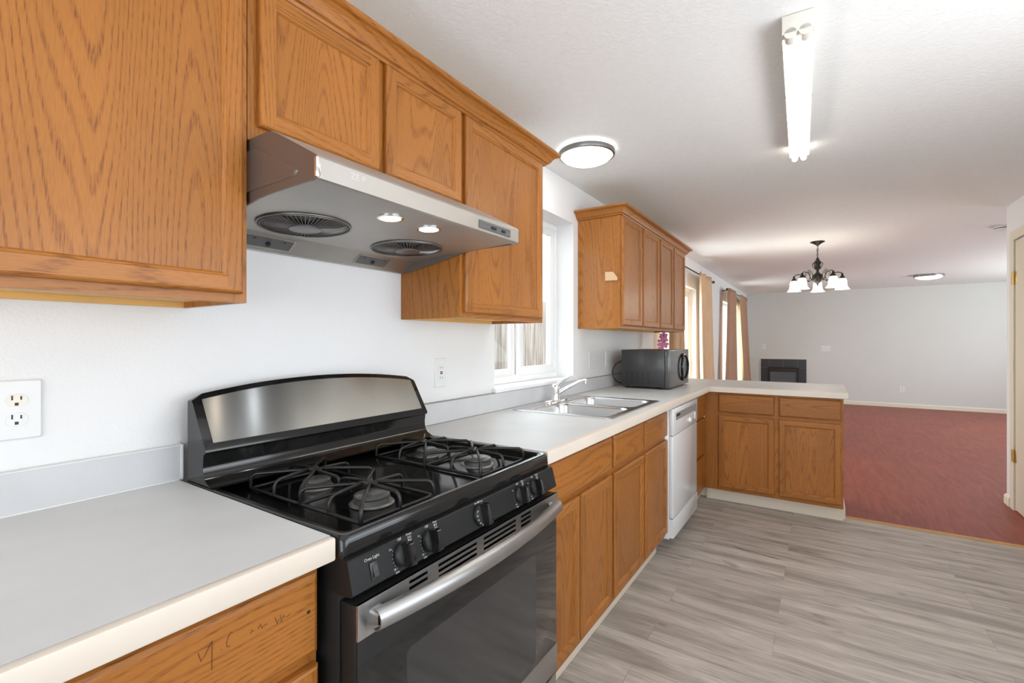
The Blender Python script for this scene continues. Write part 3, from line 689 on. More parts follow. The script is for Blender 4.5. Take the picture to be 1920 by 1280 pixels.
# bowed C-shaped handle
m = MB(); loops = []
N_ = 32
for i in range(N_ + 1):
    s_ = -1 + 2 * i / N_; y = YC + s_ * .349; xc = .722 + .031 * (1 - s_ * s_); zc = .767
    lp = []
    for k_ in range(13):
        a = math.radians(105 - k_ * 17.5); lp.append((xc + .017 * math.cos(a) - .004, y, zc + .020 * math.sin(a)))
    for k_ in range(12, -1, -1):
        a = math.radians(105 - k_ * 17.5); lp.append((xc + .0145 * math.cos(a) - .004, y, zc + .0175 * math.sin(a)))
    loops.append(lp)
m.loft(loops)
hd = m.build('handle', STEELD, od, smooth=50)
for y in (YC - .335, YC + .335):
    MB().loft([rrect(y - .014, y + .014, .752, .782, .006, lambda a, b: (.7035, a, b)), rrect(y - .012, y + .012, .756, .778, .006, lambda a, b: (.724, a, b))]).build('handle_post', STEELD, hd)
MB().box(.657, .700, RY0 + .006, RY1 - .006, .065, .240, .004).build('storage_drawer', STEELD, R)

# ------------------------------------------------------------------ range hood
HY0, HY1 = .028, .7695
Hd = thing('range_hood', 'stainless under-cabinet range hood with two fans above the range', 'range hood', (.28, .4, 1.53))
under = lambda x: 1.572 + (x - .08) * (.018 / .45)
MB().prism([(.004, 1.7215), (.395, 1.7215), (.553, 1.635), (.556, 1.630), (.556, 1.589), (.552, 1.586), (.535, 1.585), (.532, under(.53)), (.080, 1.572), (.022, 1.531), (.004, 1.531)], 'y', HY0 + .004, HY1 - .004).build('shell', HSTEEL, Hd, smooth=20)
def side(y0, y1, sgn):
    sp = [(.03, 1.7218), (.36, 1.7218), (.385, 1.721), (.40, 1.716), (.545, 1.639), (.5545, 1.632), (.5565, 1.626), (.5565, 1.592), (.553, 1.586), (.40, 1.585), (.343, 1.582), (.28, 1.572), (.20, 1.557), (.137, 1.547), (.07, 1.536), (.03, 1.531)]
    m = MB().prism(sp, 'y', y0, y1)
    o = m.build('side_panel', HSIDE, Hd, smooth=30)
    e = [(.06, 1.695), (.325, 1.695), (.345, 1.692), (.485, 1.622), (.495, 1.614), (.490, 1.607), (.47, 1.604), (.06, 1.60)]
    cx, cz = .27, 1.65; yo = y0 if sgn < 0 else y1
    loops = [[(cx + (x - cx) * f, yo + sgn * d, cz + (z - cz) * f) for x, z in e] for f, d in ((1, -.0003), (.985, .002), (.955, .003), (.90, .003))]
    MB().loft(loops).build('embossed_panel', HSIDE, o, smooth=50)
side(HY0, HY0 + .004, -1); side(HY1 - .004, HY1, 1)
MB().box(.004, .03, HY0 - .0010, HY0 + .004, 1.531, 1.7215).box(.03, .307, HY0 - .0012, HY0 - .0002, 1.582, 1.7195).build('flange_gap_shade', BLACKM, Hd, smooth=0)  # rear flange, plus a black sheet painting in shadow beside the wall cabinet
# small bright corner cap on the front edge
MB().box(.5485, .5575, HY0 - .0012, HY0 + .010, 1.590, 1.631, .003).build('corner_cap', CHROME, Hd)
rot = Matrix.Rotation(-math.atan(.018 / .45), 4, 'Y')
for cy in (.215, .588):
    cx = .228; T = Matrix.Translation((cx, cy, under(cx))) @ rot
    m = MB().lathe([(.112, -.0004), (.112, -.0012)], (0, 0, 0), 48); m.xf(T); fo = m.build('fan_opening', mat('fan_dark', (.006, .005, .005, 1), .6), Hd, smooth=0)
    m = MB()
    ring = lambda r, h: [(r * math.cos(2 * math.pi * i / 64), r * math.sin(2 * math.pi * i / 64), h) for i in range(64)]
    m.tube(ring(.116, -.003), .0028, 8, True); m.tube(ring(.109, -.005), .0012, 6, True)
    for i in range(56):
        a = 2 * math.pi * i / 56; c_, s_ = math.cos(a), math.sin(a); m.tube([(.112 * c_, .112 * s_, -.003), (.075 * c_, .075 * s_, -.010), (.036 * c_, .036 * s_, -.011)], .0009, 4)
    m.xf(T); gr = m.build('fan_grille', GRILLE, Hd, smooth=60)
    m = MB().lathe([(.040, -.009), (.040, -.013), (.034, -.0145), (.010, -.015)], (0, 0, 0), 32); m.xf(T); m.build('grille_hub', BURN, gr)
    m = MB()
    for i in range(8):
        a = 2 * math.pi * i / 8
        m.face([(.035 * math.cos(a), .035 * math.sin(a), -.0015), (.10 * math.cos(a), .10 * math.sin(a), -.0015), (.10 * math.cos(a + .45), .10 * math.sin(a + .45), -.004), (.035 * math.cos(a + .45), .035 * math.sin(a + .45), -.004)])
    m.xf(T); m.build('fan_blades', mat('fan_brown', srgb(70, 56, 46), .5, metal=.4), Hd, smooth=0)
for cy, bm_ in ((.314, BULBW), (.457, BULBC)):
    T = Matrix.Translation((.45, cy, under(.45))) @ rot
    m = MB().lathe([(.034, 0), (.034, -.002), (.028, -.003), (.028, 0)], (0, 0, 0), 32, cap0=False, cap1=False); m.xf(T); rg = m.build('lamp_ring', CHROME, Hd)
    m = MB().lathe([(.0275, -.0008), (.026, -.003), (.015, -.0045), (.003, -.005)], (0, 0, 0), 32); m.xf(T); m.build('lamp_lens', bm_, rg)
    l = bpy.data.lights.new('hood_bulb', 'SPOT'); l.spot_size = math.radians(150); l.spot_blend = .4; l.energy = .25; l.color = (1, .88, .70) if bm_ is BULBW else (.95, .98, 1); l.shadow_soft_size = .012
    lo = bpy.data.objects.new('hood_bulb', l); COL.objects.link(lo); lo.location = (.45, cy, under(.45) - .020)
sl = Vector((.058, 0, .041)).normalized(); sn = Vector((.041, 0, -.058)).normalized()
for a0, a1 in ((.135, .290), (.520, .660)):
    M = basis((.051, (a0 + a1) / 2, 1.5515), (0, 1, 0), sl); w = (a1 - a0) / 2
    if (M.to_3x3() @ Vector((0, 0, 1))).dot(sn) < 0: M = basis((.051, (a0 + a1) / 2, 1.5515), (0, -1, 0), sl)
    m = MB().box(-w, w, -.024, .024, 0, .002, .001); m.xf(M); gc = m.build('grease_cup', HSTEEL, Hd)
    m = MB().box(-w + .006, w - .006, -.019, .019, .0021, .0028); m.xf(M); q = m.build('cup_recess', GREYP, gc, smooth=0)
    m = MB().cyl((0, -.002, .0028), (0, -.002, .0075), .007, n=12).box(-.048, -.040, .010, .014, .0028, .0034).box(.040, .048, .010, .014, .0028, .0034); m.xf(M); m.build('latch', BLACKM, q)
m = MB(); m.loft([rrect(.553, .716, 1.5965, 1.6205, .003, lambda a, b: (.556, a, b)), rrect(.553, .716, 1.5965, 1.6205, .003, lambda a, b: (.5580, a, b)), rrect(.556, .713, 1.5995, 1.6175, .003, lambda a, b: (.5584, a, b))])
q = m.build('control_panel', GREYP, Hd)
MB().box(.5582, .5587, .558, .711, 1.6125, 1.6135).build('panel_groove', BLACKM, q, smooth=0)
for a, w in ((.622, .012), (.674, .009)): MB().box(.5582, .5625, a - w, a + w, 1.6035, 1.6105, .001).build('slide_switch', BLACKM, q)
m = MB().mesh(text_mesh('ZE P'), basis((.5562, .128, 1.6155), (0, 1, 0), (0, 0, 1)) @ Matrix.Diagonal((.020, .018, .02, 1)))
m.build('worn_lettering', LOGO, Hd, smooth=0)

# ------------------------------------------------------------------ sink and faucet
K = thing('kitchen_sink', 'double-bowl stainless drop-in sink below the kitchen window', 'sink', (.33, 1.86, CT))
X0, X1, Y0, Y1 = .060, .600, 1.475, 2.242
m = MB(); us = [X0, .150, .560, X1]; vv = [Y0, 1.515, 1.840, 1.872, 2.205, Y1]
bowls = [(.150, .560, 1.515, 1.840), (.150, .560, 1.872, 2.205)]
def deck(mb):
    z0, z1 = CT + .0006, CT + .005
    # outer rim loop
    mb.loft([rrect(X0, X1, Y0, Y1, .02, P(z0)), rrect(X0, X1, Y0, Y1, .02, P(z0 + .002)), rrect(X0 + .004, X1 - .004, Y0 + .004, Y1 - .004, .02, P(z1)), rrect(X0 + .012, X1 - .012, Y0 + .012, Y1 - .012, .016, P(z1 - .0005))], False, False)
    bx = [rrect(*b, .055, P(z1 - .001), 6) for b in bowls]
    o = rrect(X0 + .012, X1 - .012, Y0 + .012, Y1 - .012, .016, P(z1 - .0005))
    vs2 = [[mb.bm.verts.new(p) for p in lp] for lp in [o] + bx]
    es = []
    for lp in vs2: es += [mb.bm.edges.new((lp[i], lp[(i + 1) % len(lp)])) for i in range(len(lp))]
    bmesh.ops.triangle_fill(mb.bm, use_beauty=True, use_dissolve=False, edges=es, normal=(0, 0, 1))
    bmesh.ops.remove_doubles(mb.bm, verts=mb.bm.verts, dist=1e-5)
deck(m); m.build('sink_deck', SINKM, K, smooth=25)
for b in bowls:
    f = lambda d, z, r: rrect(b[0] + d, b[1] - d, b[2] + d, b[3] - d, r, P(z), 6)
    m = MB().loft([f(0, CT + .004, .055), f(.003, CT + .001, .055), f(.006, CT - .01, .055), f(.012, CT - .12, .055), f(.02, CT - .145, .05), f(.04, CT - .158, .04), f(.12, CT - .163, .02)], False, True)
    bo = m.build('sink_bowl', SINKM, K, smooth=60)
    c = ((b[0] + b[1]) / 2, (b[2] + b[3]) / 2, CT - .163)
    MB().lathe([(.045, .0005), (.044, .003), (.034, .002), (.03, .0008)], c, 28).build('drain', CHROME, bo)
FZ = CT + .0048
Fc = thing('faucet', 'chrome single-lever faucet behind the sink, spout swung to the right', 'faucet', (.105, 1.87, FZ))
m = MB().loft([rrect(.078, .132, 1.755, 1.985, .026, P(FZ)), rrect(.079, .131, 1.756, 1.984, .026, P(FZ + .008)), rrect(.085, .125, 1.762, 1.978, .020, P(FZ + .013))]); m.build('base_plate', CHROME, Fc, smooth=50)
MB().lathe([(.026, FZ + .012), (.024, FZ + .03), (.023, FZ + .07), (.024, FZ + .085), (.019, FZ + .098), (.006, FZ + .103)], (.105, 1.87, 0), 28).build('body', CHROME, Fc, smooth=50)
MB().tube([(.112, 1.872, FZ + .085), (.120, 1.878, FZ + .104), (.150, 1.895, FZ + .128), (.178, 1.911, FZ + .145), (.194, 1.920, FZ + .147)], [.013, .011, .0075, .0065, .008], 12).build('lever', CHROME, Fc, smooth=60)
sp = MB().tube([(.110, 1.878, FZ + .045), (.150, 1.930, FZ + .078), (.195, 1.988, FZ + .112), (.212, 2.010, FZ + .121), (.224, 2.026, FZ + .119)], [.0115, .010, .0095, .0095, .0105], 14).build('spout', CHROME, Fc, smooth=60)
MB().cyl((.222, 2.024, FZ + .122), (.222, 2.024, FZ + .098), .0115, n=18).build('aerator', CHROME, sp, smooth=40)

# ------------------------------------------------------------------ dishwasher
D = thing('dishwasher', 'white built-in dishwasher between the sink cabinet and the corner drawers', 'dishwasher', (.35, 2.62, 0))
a0, a1 = 2.304, 2.942
MB().box(.03, .632, a0, a1, .09, .866, .002).box(.06, .10, a0 + .05, a1 - .05, 0, .09).box(.50, .54, a0 + .05, a1 - .05, 0, .09).build('cabinet', DWM, D)
MB().box(.632, .657, a0 + .002, a1 - .002, .215, .702, .006).build('door_panel', DWM, D)
q = MB().box(.632, .660, a0, a1, .706, .866, .006).build('control_panel', DWM, D)
MB().box(.655, .659, a0 + .002, a1 - .002, .100, .209, .004).box(.632, .655, a0 + .002, a1 - .002, .100, .209).build('kick_panel', DWM, D)
MB().loft([rrect(a0 + .05, a1 - .03, .792, .838, .006, lambda a, b: (.6602, a, b)), rrect(a0 + .052, a1 - .032, .794, .836, .006, lambda a, b: (.6608, a, b))]).build('handle_recess', DWG, q, smooth=0)['label'] = 'grey grip strip'
MB().box(.6608, .6612, a0 + .058, a0 + .15, .812, .828).build('vent_slot', BLACKM, q, smooth=0)
MB().cyl((.660, 2.70, .748), (.674, 2.70, .748), .016, .013, n=20).build('dial', DWM, q, smooth=40)
MB().box(.660, .668, 2.83, 2.862, .735, .785, .003).build('latch_button', DWM, q)

# ------------------------------------------------------------------ microwave
Mw = thing('microwave', 'black countertop microwave with a round door pull in the corner by the wall', 'microwave', (.3, 3.2, CT))
zb, zt2 = CT + .014, 1.203; a0, a1 = 2.912, 3.495
MB().box(.115, .440, a0, a1, zb, zt2, .004).build('case', MWM, Mw)
MB().box(.440, .474, a0 - .001, a1 + .001, zb - .003, zt2 + .001, .007, 3).build('door_front', MWF, Mw)
m = MB()
for i in range(5):
    for j in range(8):
        y_, z_ = .146 + i * .040, .953 + j * .0115
        m.box(y_, y_ + .028, a0 - .0006, a0, z_, z_ + .0055)
m.build('vent_slits', BLACKM, Mw, smooth=0)
for x_, y_ in ((.15, a0 + .04), (.42, a0 + .04), (.15, a1 - .04), (.42, a1 - .04)): MB().cyl((x_, y_, CT + .0005), (x_, y_, zb), .014, n=14).build('foot', BLACKM, Mw)
cy, cz = 3.315, 1.064
MB().loft([[(.4745, cy + .078 * math.cos(t_ * math.pi / 18), cz + .082 * math.sin(t_ * math.pi / 18)) for t_ in range(36)], [(.476, cy + .076 * math.cos(t_ * math.pi / 18), cz + .08 * math.sin(t_ * math.pi / 18)) for t_ in range(36)]]).build('pull_plate', MWD, Mw)
pr = MB().tube([(.478 + .012 * abs(math.cos(t_ * math.pi / 20)), cy + .095 * math.cos(t_ * math.pi / 20), cz + .100 * math.sin(t_ * math.pi / 20)) for t_ in range(40)], .010, 10, True).build('door_pull', BLACK, Mw, smooth=60)
MB().tube([(.500 - .012 * abs(math.sin(t_)), cy + .096 * math.cos(t_), cz + .101 * math.sin(t_)) for t_ in [math.radians(20 + 14 * i) for i in range(10)]], .0035, 8).build('chrome_arc', CHROME, pr, smooth=60)
MB().tube([(.114 - .058 * math.sin(math.radians(6 * i)), 2.955 - .075 * math.sin(math.radians(6 * i)), 1.03 + .085 * math.cos(math.radians(6 * i))) for i in range(31)], .005, 8).build('power_cord', BLACKM, Mw, smooth=60)

# ------------------------------------------------------------------ orchid behind the microwave
O = thing('potted_orchid', 'pink orchid blossoms rising behind the microwave under the wall cabinet', 'orchid', (.15, 3.86, CT))
MB().lathe([(.04, CT + .0005), (.055, CT + .09), (.058, CT + .1), (.052, CT + .1), (.05, CT + .09)], (.15, 3.86, 0), 24).build('pot', POT, O)
m = MB()
m.tube([(.15, 3.86, CT + .08), (.14, 3.85, 1.10), (.15, 3.86, 1.22), (.17, 3.87, 1.315)], .004, 8)
for s_ in range(4):
    a = s_ * 1.6 + .4
    for k_ in range(1):
        d = Vector((math.cos(a), math.sin(a), 0)); q = Vector((-math.sin(a), math.cos(a), 0)); b_ = Vector((.15, 3.86, CT + .09))
        L_ = [b_, b_ + d * .05 + Vector((0, 0, .05)), b_ + d * .10 + Vector((0, 0, .05)), b_ + d * .14 + Vector((0, 0, .02))]
        wd = [.008, .024, .022, .003]
        for i in range(3): m.face([L_[i] - q * wd[i], L_[i] + q * wd[i], L_[i + 1] + q * wd[i + 1], L_[i + 1] - q * wd[i + 1]])
m.build('stem_and_leaves', GREEN, O, smooth=60)
for c_ in ((.175, 3.85, 1.322), (.16, 3.885, 1.298), (.185, 3.83, 1.268), (.15, 3.87, 1.262), (.18, 3.86, 1.238), (.165, 3.80, 1.222)):
    m = MB(); c_ = Vector(c_); nrm = (CAM - c_).normalized(); nrm = (nrm + Vector((random.uniform(-.4, .4), random.uniform(-.4, .4), random.uniform(-.4, .4)))).normalized()
    u = nrm.orthogonal().normalized(); w = nrm.cross(u)
    for k_ in range(5):
        a = 2 * math.pi * k_ / 5 + random.random() * .3; d = u * math.cos(a) + w * math.sin(a); q = nrm.cross(d); r_ = .040
        m.loft([[c_ + nrm * o_ + d * r_ * t_ + q * r_ * s_ for t_, s_ in ((.1, -.05), (.45, -.36), (.8, -.36), (1, 0), (.8, .36), (.45, .36), (.1, .05))] for o_ in (0, .0015)])
    fl = m.build('blossom', PINK, O, smooth=0)
    MB().sphere(c_ + nrm * .004, .006, 8, 6).build('flower_centre', mat('petal_dark', srgb(120, 30, 80), .5), fl)

# ------------------------------------------------------------------ outlets and switches
def wallplate(name, label, cat, cy, cz, w, h, kinds, plane='x', pos=0, group=None):
    """plane 'x': on the wall x=pos facing +x; 'y': on the wall y=pos facing -y"""
    G = (lambda a, z, n: (pos + n, a, z)) if plane == 'x' else (lambda a, z, n: (a, pos - n, z))
    o = thing(name, label, cat, G(cy, cz, 0), group)
    def rr(d, n, h_=h, w_=w, c=cy, z=cz, r=.004): return rrect(c - w_ / 2 + d, c + w_ / 2 - d, z - h_ / 2 + d, z + h_ / 2 - d, r, lambda a, b: G(a, b, n), 3)
    MB().loft([rr(0, .0005), rr(0, .003), rr(.003, .006), ]).build('cover_plate', PLATE, o, smooth=30)
    n = len(kinds)
    for i, kd in enumerate(kinds):
        c = cy + (i - (n - 1) / 2) * .046
        if kd == 'duplex':
            for dz in (.0195, -.0195):
                s_ = MB().loft([rr(0, .0055, .028, .034, c, cz + dz, .0135), rr(.0005, .0075, .028, .034, c, cz + dz, .013)]).build('socket', mat('socket_ivory', srgb(232, 226, 214), .4) if dz > 0 else PLATE, o, smooth=30)
                m = MB()
                for dy, hh in ((-.0065, .0095), (.0065, .0075)): fbox(m, G, c + dy - .0013, c + dy + .0013, cz + dz + .001, cz + dz + .001 + hh, .0074, .0079)
                fbox(m, G, c - .0028, c + .0028, cz + dz - .0105, cz + dz - .0045, .0074, .0079)
                m.build('slots', SLOT, s_, smooth=0)
        elif kd == 'gfci':
            s_ = MB().loft([rr(0, .0055, .067, .034, c, cz, .003), rr(.0005, .0075, .067, .034, c, cz, .003)]).build('socket', PLATE, o, smooth=30)
            m = MB()
            for dz in (.022, -.022):
                for dy in (-.0065, .0065): fbox(m, G, c + dy - .0011, c + dy + .0011, cz + dz - .004, cz + dz + .004, .0074, .0079)
            m.build('slots', SLOT, s_, smooth=0)
            m = MB(); fbox(m, G, c - .007, c + .007, cz + .001, cz + .006, .0074, .0088); m.build('reset_button', mat('reset_red', srgb(150, 60, 44), .5), s_, smooth=0)
            m = MB(); fbox(m, G, c - .007, c + .007, cz - .006, cz - .001, .0074, .0088); m.build('test_button', SLOT, s_, smooth=0)
        else:
            m = MB(); fbox(m, G, c - .005, c + .005, cz - .012, cz + .012, .0055, .0068)
            s_ = m.build('toggle_slot', PLATE, o, smooth=0)
            m = MB(); p_ = [G(c + a, cz + b, nn) for a, b, nn in ((-.0035, -.002, .006), (.0035, -.002, .006), (.0035, .009, .016), (-.0035, .009, .016))]
            p2 = [G(c + a, cz + b, nn) for a, b, nn in ((-.0035, .006, .006), (.0035, .006, .006), (.0035, .013, .014), (-.0035, .013, .014))]
            m.loft([p_, p2]); m.build('toggle', PLATE, s_, smooth=0)
    return o
wallplate('wall_outlet', 'white duplex outlet on the wall above the left counter', 'outlet', -.286, 1.125, .078, .123, ['duplex'])
wallplate('wall_outlet', 'white safety outlet with red reset button just right of the range', 'outlet', 1.0015, 1.130, .075, .126, ['gfci'])
wallplate('switch_plate', 'white double switch plate on the wall beside the kitchen window', 'switch', 2.628, 1.130, .125, .125, ['toggle', 'toggle'])
wallplate('wall_outlet', 'white outlet plate on the wall just left of the microwave', 'outlet', 2.916, 1.131, .085, .122, ['duplex'])
wallplate('wall_outlet', 'small white plate on the far wall above the fireplace', 'outlet', .34, 1.15, .075, .12, ['duplex'], 'y', YF)
wallplate('switch_plate', 'wide white switch plate on the far wall right of the fireplace', 'switch', 1.475, 1.12, .165, .12, ['toggle', 'toggle', 'toggle'], 'y', YF)
wallplate('wall_outlet', 'low white outlet on the far wall above the red floor', 'outlet', 2.69, .345, .085, .12, ['duplex'], 'y', YF)

# ------------------------------------------------------------------ ceiling lights
def flush(cx, cy, r, label, glow, gap=.012):
    o = thing('ceiling_light', label, 'ceiling light', (cx, cy, H - .05), 'flush ceiling lights')
    MB().lathe([(r * .72, -.001), (r * .72, -.012)], (cx, cy, H), 40).build('mount', WHITE, o)
    MB().lathe([(r * .93, -gap), (r, -gap - .002), (r * 1.01, -.024), (r * .99, -.036), (r * .93, -.040), (r * .90, -.036), (r * .90, -gap)], (cx, cy, H), 56, cap0=False, cap1=False).build('metal_ring', NICKEL, o, smooth=40)
    MB().lathe([(r * .90, -.030)] + [(r * .90 * math.cos(t), -.034 - .042 * math.sin(t)) for t in [math.radians(q) for q in (0, 12, 25, 40, 55, 70, 82)]], (cx, cy, H), 56).build('glass_dome', glow, o, smooth=50)
flush(.315, 1.835, .152, 'round flush ceiling light with a grey metal ring near the kitchen cabinets', DOMEM)
flush(2.80, 9.2, .185, 'round flush ceiling light far back over the red-floored room', DOMEF, .001)

Fl = thing('fluorescent_light', 'long twin-tube fluorescent strip light on the kitchen ceiling', 'ceiling light', (1.305, 1.82, H))
T = Matrix.Translation((1.306, 1.805, 0)) @ Matrix.Rotation(math.radians(1.7), 4, 'Z')
lz = H - .0005; tz = lz - .060
FLW = mat('fixture_white', srgb(226, 222, 212), .45)
prof = [(-.045, lz - .058), (-.043, lz - .058), (-.036, lz - .030), (-.034, lz), (.034, lz), (.036, lz - .030), (.043, lz - .058), (.045, lz - .058), (.036, lz - .038), (.007, lz - .042), (-.007, lz - .042), (-.036, lz - .038)]
MB().prism(prof[::-1], 'y', -.56, .605).xf(T).build('housing', FLW, Fl, smooth=0)
m = MB().box(-.0445, .0445, -.590, -.558, lz - .060, lz - .001, .002)
for sx in (-.0205, .0205): m.cyl((sx, -.590, tz), (sx, -.550, tz), .0175, n=24)
m.xf(T).build('end_cap', FLW, Fl)
for sx in (-.0205, .0205):
    MB().cyl((sx, -.552, tz), (sx, .630, tz), .0135, n=24).sphere((sx, .630, tz), .0135, 16, 8).xf(T).build('tube', TUBEM, Fl, smooth=50)
MB().box(-.050, -.034, -.012, -.006, lz - .006, lz - .002).xf(T).build('mounting_tab', GREYP, Fl)
MB().box(.034, .048, .02, .026, lz - .006, lz - .002).xf(T).build('mounting_tab', GREYP, Fl)

# chandelier
CH = (1.357, 5.35)
Ch = thing('chandelier', 'dark bronze five-arm chandelier with lit bell shades', 'chandelier', (CH[0], CH[1], 1.80))
MB().lathe([(.066, H - .0005), (.066, H - .006), (.045, H - .016), (.022, H - .030), (.012, H - .040), (.007, H - .046)], (*CH, 0), 32).build('ceiling_canopy', BRONZE, Ch)
m = MB(); z = H - .044
for i in range(5):
    pts = [(CH[0] + (.008 * math.cos(t) if i % 2 else 0), CH[1] + (0 if i % 2 else .008 * math.cos(t)), z - .017 + .017 * math.sin(t)) for t in [2 * math.pi * k_ / 14 for k_ in range(14)]]
    m.tube(pts, .0022, 6, True); z -= .026
m.tube([(CH[0] + .004, CH[1], H - .045), (CH[0] - .003, CH[1], H - .11), (CH[0] + .002, CH[1], 2.12)], .002, 6)
m.build('chain', BRONZE, Ch, smooth=60)
MB().lathe([(.006, 2.150), (.014, 2.135), (.018, 2.12), (.030, 2.105), (.036, 2.09), (.034, 2.078), (.026, 2.07), (.028, 2.04), (.026, 2.025), (.014, 2.02), (.011, 2.0), (.020, 1.985), (.044, 1.965), (.048, 1.95), (.044, 1.93), (.036, 1.90), (.022, 1.88), (.008, 1.868), (.008, 1.855), (.006, 1.85)], (*CH, 0), 28).build('column', BRONZE, Ch, smooth=50)
m = MB()
for i in range(5):
    a = math.radians(54 + 72 * i); d = Vector((math.cos(a), math.sin(a), 0)); b_ = Vector((*CH, 0))
    m.tube([b_ + d * r_ + Vector((0, 0, z_)) for r_, z_ in ((.026, 2.03), (.042, 2.055), (.05, 2.08), (.044, 2.09), (.034, 2.085))], .0035, 6)
m.build('leaf_scrolls', BRONZE, Ch, smooth=60)
for i in range(5):
    a = math.radians(90 + 72 * i); d = Vector((math.cos(a), math.sin(a), 0)); b_ = Vector((*CH, 0)); R_ = .226
    g = lambda r_, z_: b_ + d * r_ + Vector((0, 0, z_))
    am = MB().tube([g(.035, 1.95), g(.06, 1.915), g(.085, 1.90), (g(.105, 1.925)), g(.12, 1.965), g(.15, 1.985), g(.19, 1.987), g(.215, 1.982), g(R_, 1.965), g(R_, 1.945)], .0048, 8)
    am.tube([g(.085, 1.905), g(.07, 1.95), g(.085, 1.99), g(.11, 2.0), g(.115, 1.98), g(.10, 1.97)], .0034, 6)
    am.tube([g(.13, 1.975), g(.14, 2.0), g(.125, 2.012), g(.115, 2.0)], .003, 6)
    arm = am.build('arm', BRONZE, Ch, smooth=60)
    MB().lathe([(.007, 1.975), (.010, 1.965), (.012, 1.95), (.022, 1.935), (.026, 1.922), (.024, 1.918)], g(R_, 0), 20).build('lamp_holder', BRONZE, arm, smooth=50)
    MB().lathe([(.024, 1.922), (.034, 1.915), (.040, 1.895), (.042, 1.865), (.045, 1.84), (.052, 1.825), (.064, 1.812), (.068, 1.808), (.062, 1.811), (.050, 1.822), (.042, 1.84), (.039, 1.87), (.036, 1.9), (.022, 1.915)], g(R_, 0), 28, cap0=False, cap1=False).build('bell_shade', SHADEM, arm, smooth=60)
l = bpy.data.lights.new('chandelier_glow', 'POINT'); l.energy = 6; l.color = (1, .90, .76); l.shadow_soft_size = .2
lo = bpy.data.objects.new('chandelier_glow', l); COL.objects.link(lo); lo.location = (CH[0], CH[1], 1.77)

sd = thing('smoke_detector', 'white smoke detector on the ceiling by the right wall corner', 'smoke detector', (2.78, 5.5, H - .03))
MB().lathe([(.065, -.0005), (.065, -.012), (.058, -.03), (.03, -.036)], (2.78, 5.5, H), 32).build('housing', WHITE, sd)
MB().lathe([(.0655, -.014), (.0635, -.020)], (2.78, 5.5, H), 32, cap0=False, cap1=False).build('vent_band', BLACKM, sd)

# ------------------------------------------------------------------ curtains
def curtain(name, label, m_, tops, bots, zt_, zb_, folds, amp, x0=.134, seed=1, lining=None, group='tan curtains'):
    k = (CAM.x - x0) / (CAM.x - .085); tops, bots = [tuple(CAM.y + (q - CAM.y) * k for q in t) for t in (tops, bots)]; zt_ = CAM.z + (zt_ - CAM.z) * k
    rnd = random.Random(seed); ph = rnd.random() * 6
    m = MB(); nu, nv = 90, 24; G = []
    for j in range(nv + 1):
        v = j / nv; row = []
        a = tops[0] + (bots[0] - tops[0]) * v ** 1.3; b = tops[1] + (bots[1] - tops[1]) * v ** 1.3
        for i in range(nu + 1):
            u = i / nu; w_ = amp * (.55 + .45 * v) * (math.sin(2 * math.pi * folds * u + ph + .5 * math.sin(3 * v + 5 * u)) + .3 * math.sin(2 * math.pi * folds * 2.3 * u + 1))
            row.append(m.bm.verts.new((x0 + w_, a + (b - a) * u, zt_ + (zb_ - zt_) * v)))
        G.append(row)
    for j in range(nv):
        for i in range(nu): m.bm.faces.new((G[j][i], G[j][i + 1], G[j + 1][i + 1], G[j + 1][i]))
    o = m.build(name, m_, origin=(x0, (tops[0] + tops[1]) / 2, zb_), smooth=80)
    sm = o.modifiers.new('thickness', 'SOLIDIFY'); sm.thickness = .003; sm.offset = 0
    return tag(o, label, 'curtain', group)
def rod(y0, y1, z, label, x=.085):
    o = thing('curtain_rod', label, 'curtain rod', (x, (y0 + y1) / 2, z), 'curtain rods')
    MB().cyl((x, y0, z), (x, y1, z), .009, n=14).build('pole', BRONZE, o)
    for y in (y0, y1): MB().sphere((x, y, z), .02, 12, 8).build('finial', BRONZE, o)
    for y in (y0 + .06, y1 - .06): MB().cyl((.0005, y, z - .012), (x, y, z - .012), .006, n=10).cyl((.0005, y, z - .012), (.004, y, z - .012), .022, n=14).build('bracket', BRONZE, o)
rod(4.22, 6.75, 2.125, 'dark curtain rod over the patio door, past the far wall cabinet')
rod(7.95, 10.35, 2.135, 'dark curtain rod over the living-room window')
curtain('curtain', 'tan curtain hanging right of the patio door', CURT, (5.80, 6.66), (5.92, 6.95), 2.165, .06, 2.7, .034, seed=3)
curtain('curtain', 'tan curtain seen under the far wall cabinet behind the microwave', CURT, (4.42, 4.95), (4.42, 5.05), 2.165, .06, 4.5, .03, seed=4)
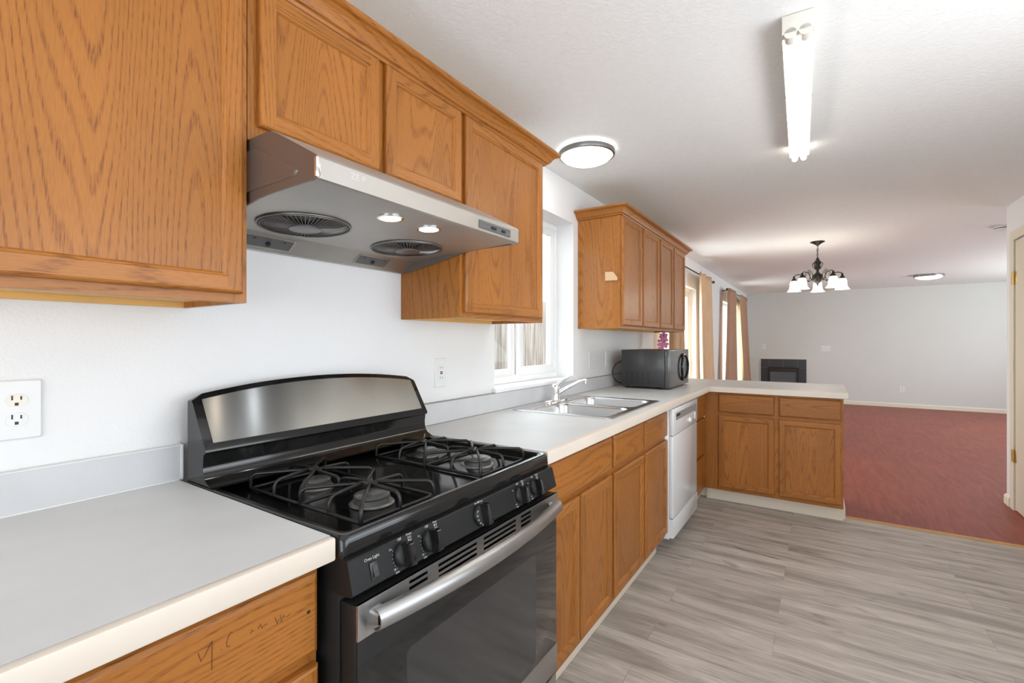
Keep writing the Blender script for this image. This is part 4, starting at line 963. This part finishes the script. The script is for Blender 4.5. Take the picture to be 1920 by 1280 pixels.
curtain('curtain', 'brown-tan curtain on the near side of the living-room window', CURTB, (8.12, 8.93), (7.78, 8.92), 2.175, .06, 4.5, .032, seed=5)
curtain('curtain', 'narrow tan curtain pulled aside at the far end of the living-room rod', CURTB, (9.50, 10.22), (10.50, 11.02), 2.175, .06, 3.5, .03, seed=6)
curtain('sheer_curtain', 'pale cream sheer curtain lit between the two living-room curtains', SHEER, (9.02, 9.95), (8.9, 11.0), 2.06, .08, 6, .010, x0=.040, seed=8, group=None)

# ------------------------------------------------------------------ fireplace
f0, f1, fz = .285, 1.135, .888
Fp_ = thing('fireplace', 'black tiled gas fireplace in the far wall, behind the peninsula', 'fireplace', ((f0 + f1) / 2, YF - .007, 0))
yq = YF - .0075
m = MB(); holed(m, [f0, .42, 1.0, f1], [0, .12, .715, fz], {(1, 1)}, lambda u, v, n: (u, n, v), yq - .012, yq); m.build('tile_surround', TILE, Fp_, smooth=0)
m = MB()
for a in (.447, .71, .973): m.box(a - .002, a + .002, yq - .0128, yq - .0115, .715, fz)
for zz in (.35, .70): m.box(f0, .42, yq - .0128, yq - .0115, zz - .002, zz + .002).box(1.0, f1, yq - .0128, yq - .0115, zz - .002, zz + .002)
m.build('grout_lines', mat('grout', srgb(120, 120, 124), .8), Fp_, smooth=0)
m = MB(); holed(m, [.42, .465, .955, 1.0], [.12, .16, .615, .64, .68, .715], {(1, 1), (1, 3)}, lambda u, v, n: (u, n, v), yq - .03, yq - .001); m.build('firebox_frame', BLACKM, Fp_, smooth=0)
MB().box(.465, .955, yq - .012, yq - .008, .16, .615).build('firebox_glass', mat('fire_glass', srgb(96, 104, 112), .12, coat=.5), Fp_, smooth=0)
MB().box(.465, .955, yq - .010, yq - .006, .64, .68).build('louvre', mat('louvre_brown', srgb(60, 48, 44), .5), Fp_, smooth=0)
MB().box(f0 - .012, f1 + .008, yq - .012, yq, fz, fz + .012).box(f0 - .012, f0, yq - .012, yq, 0, fz).build('edge_trim', CREAM, Fp_, smooth=0)
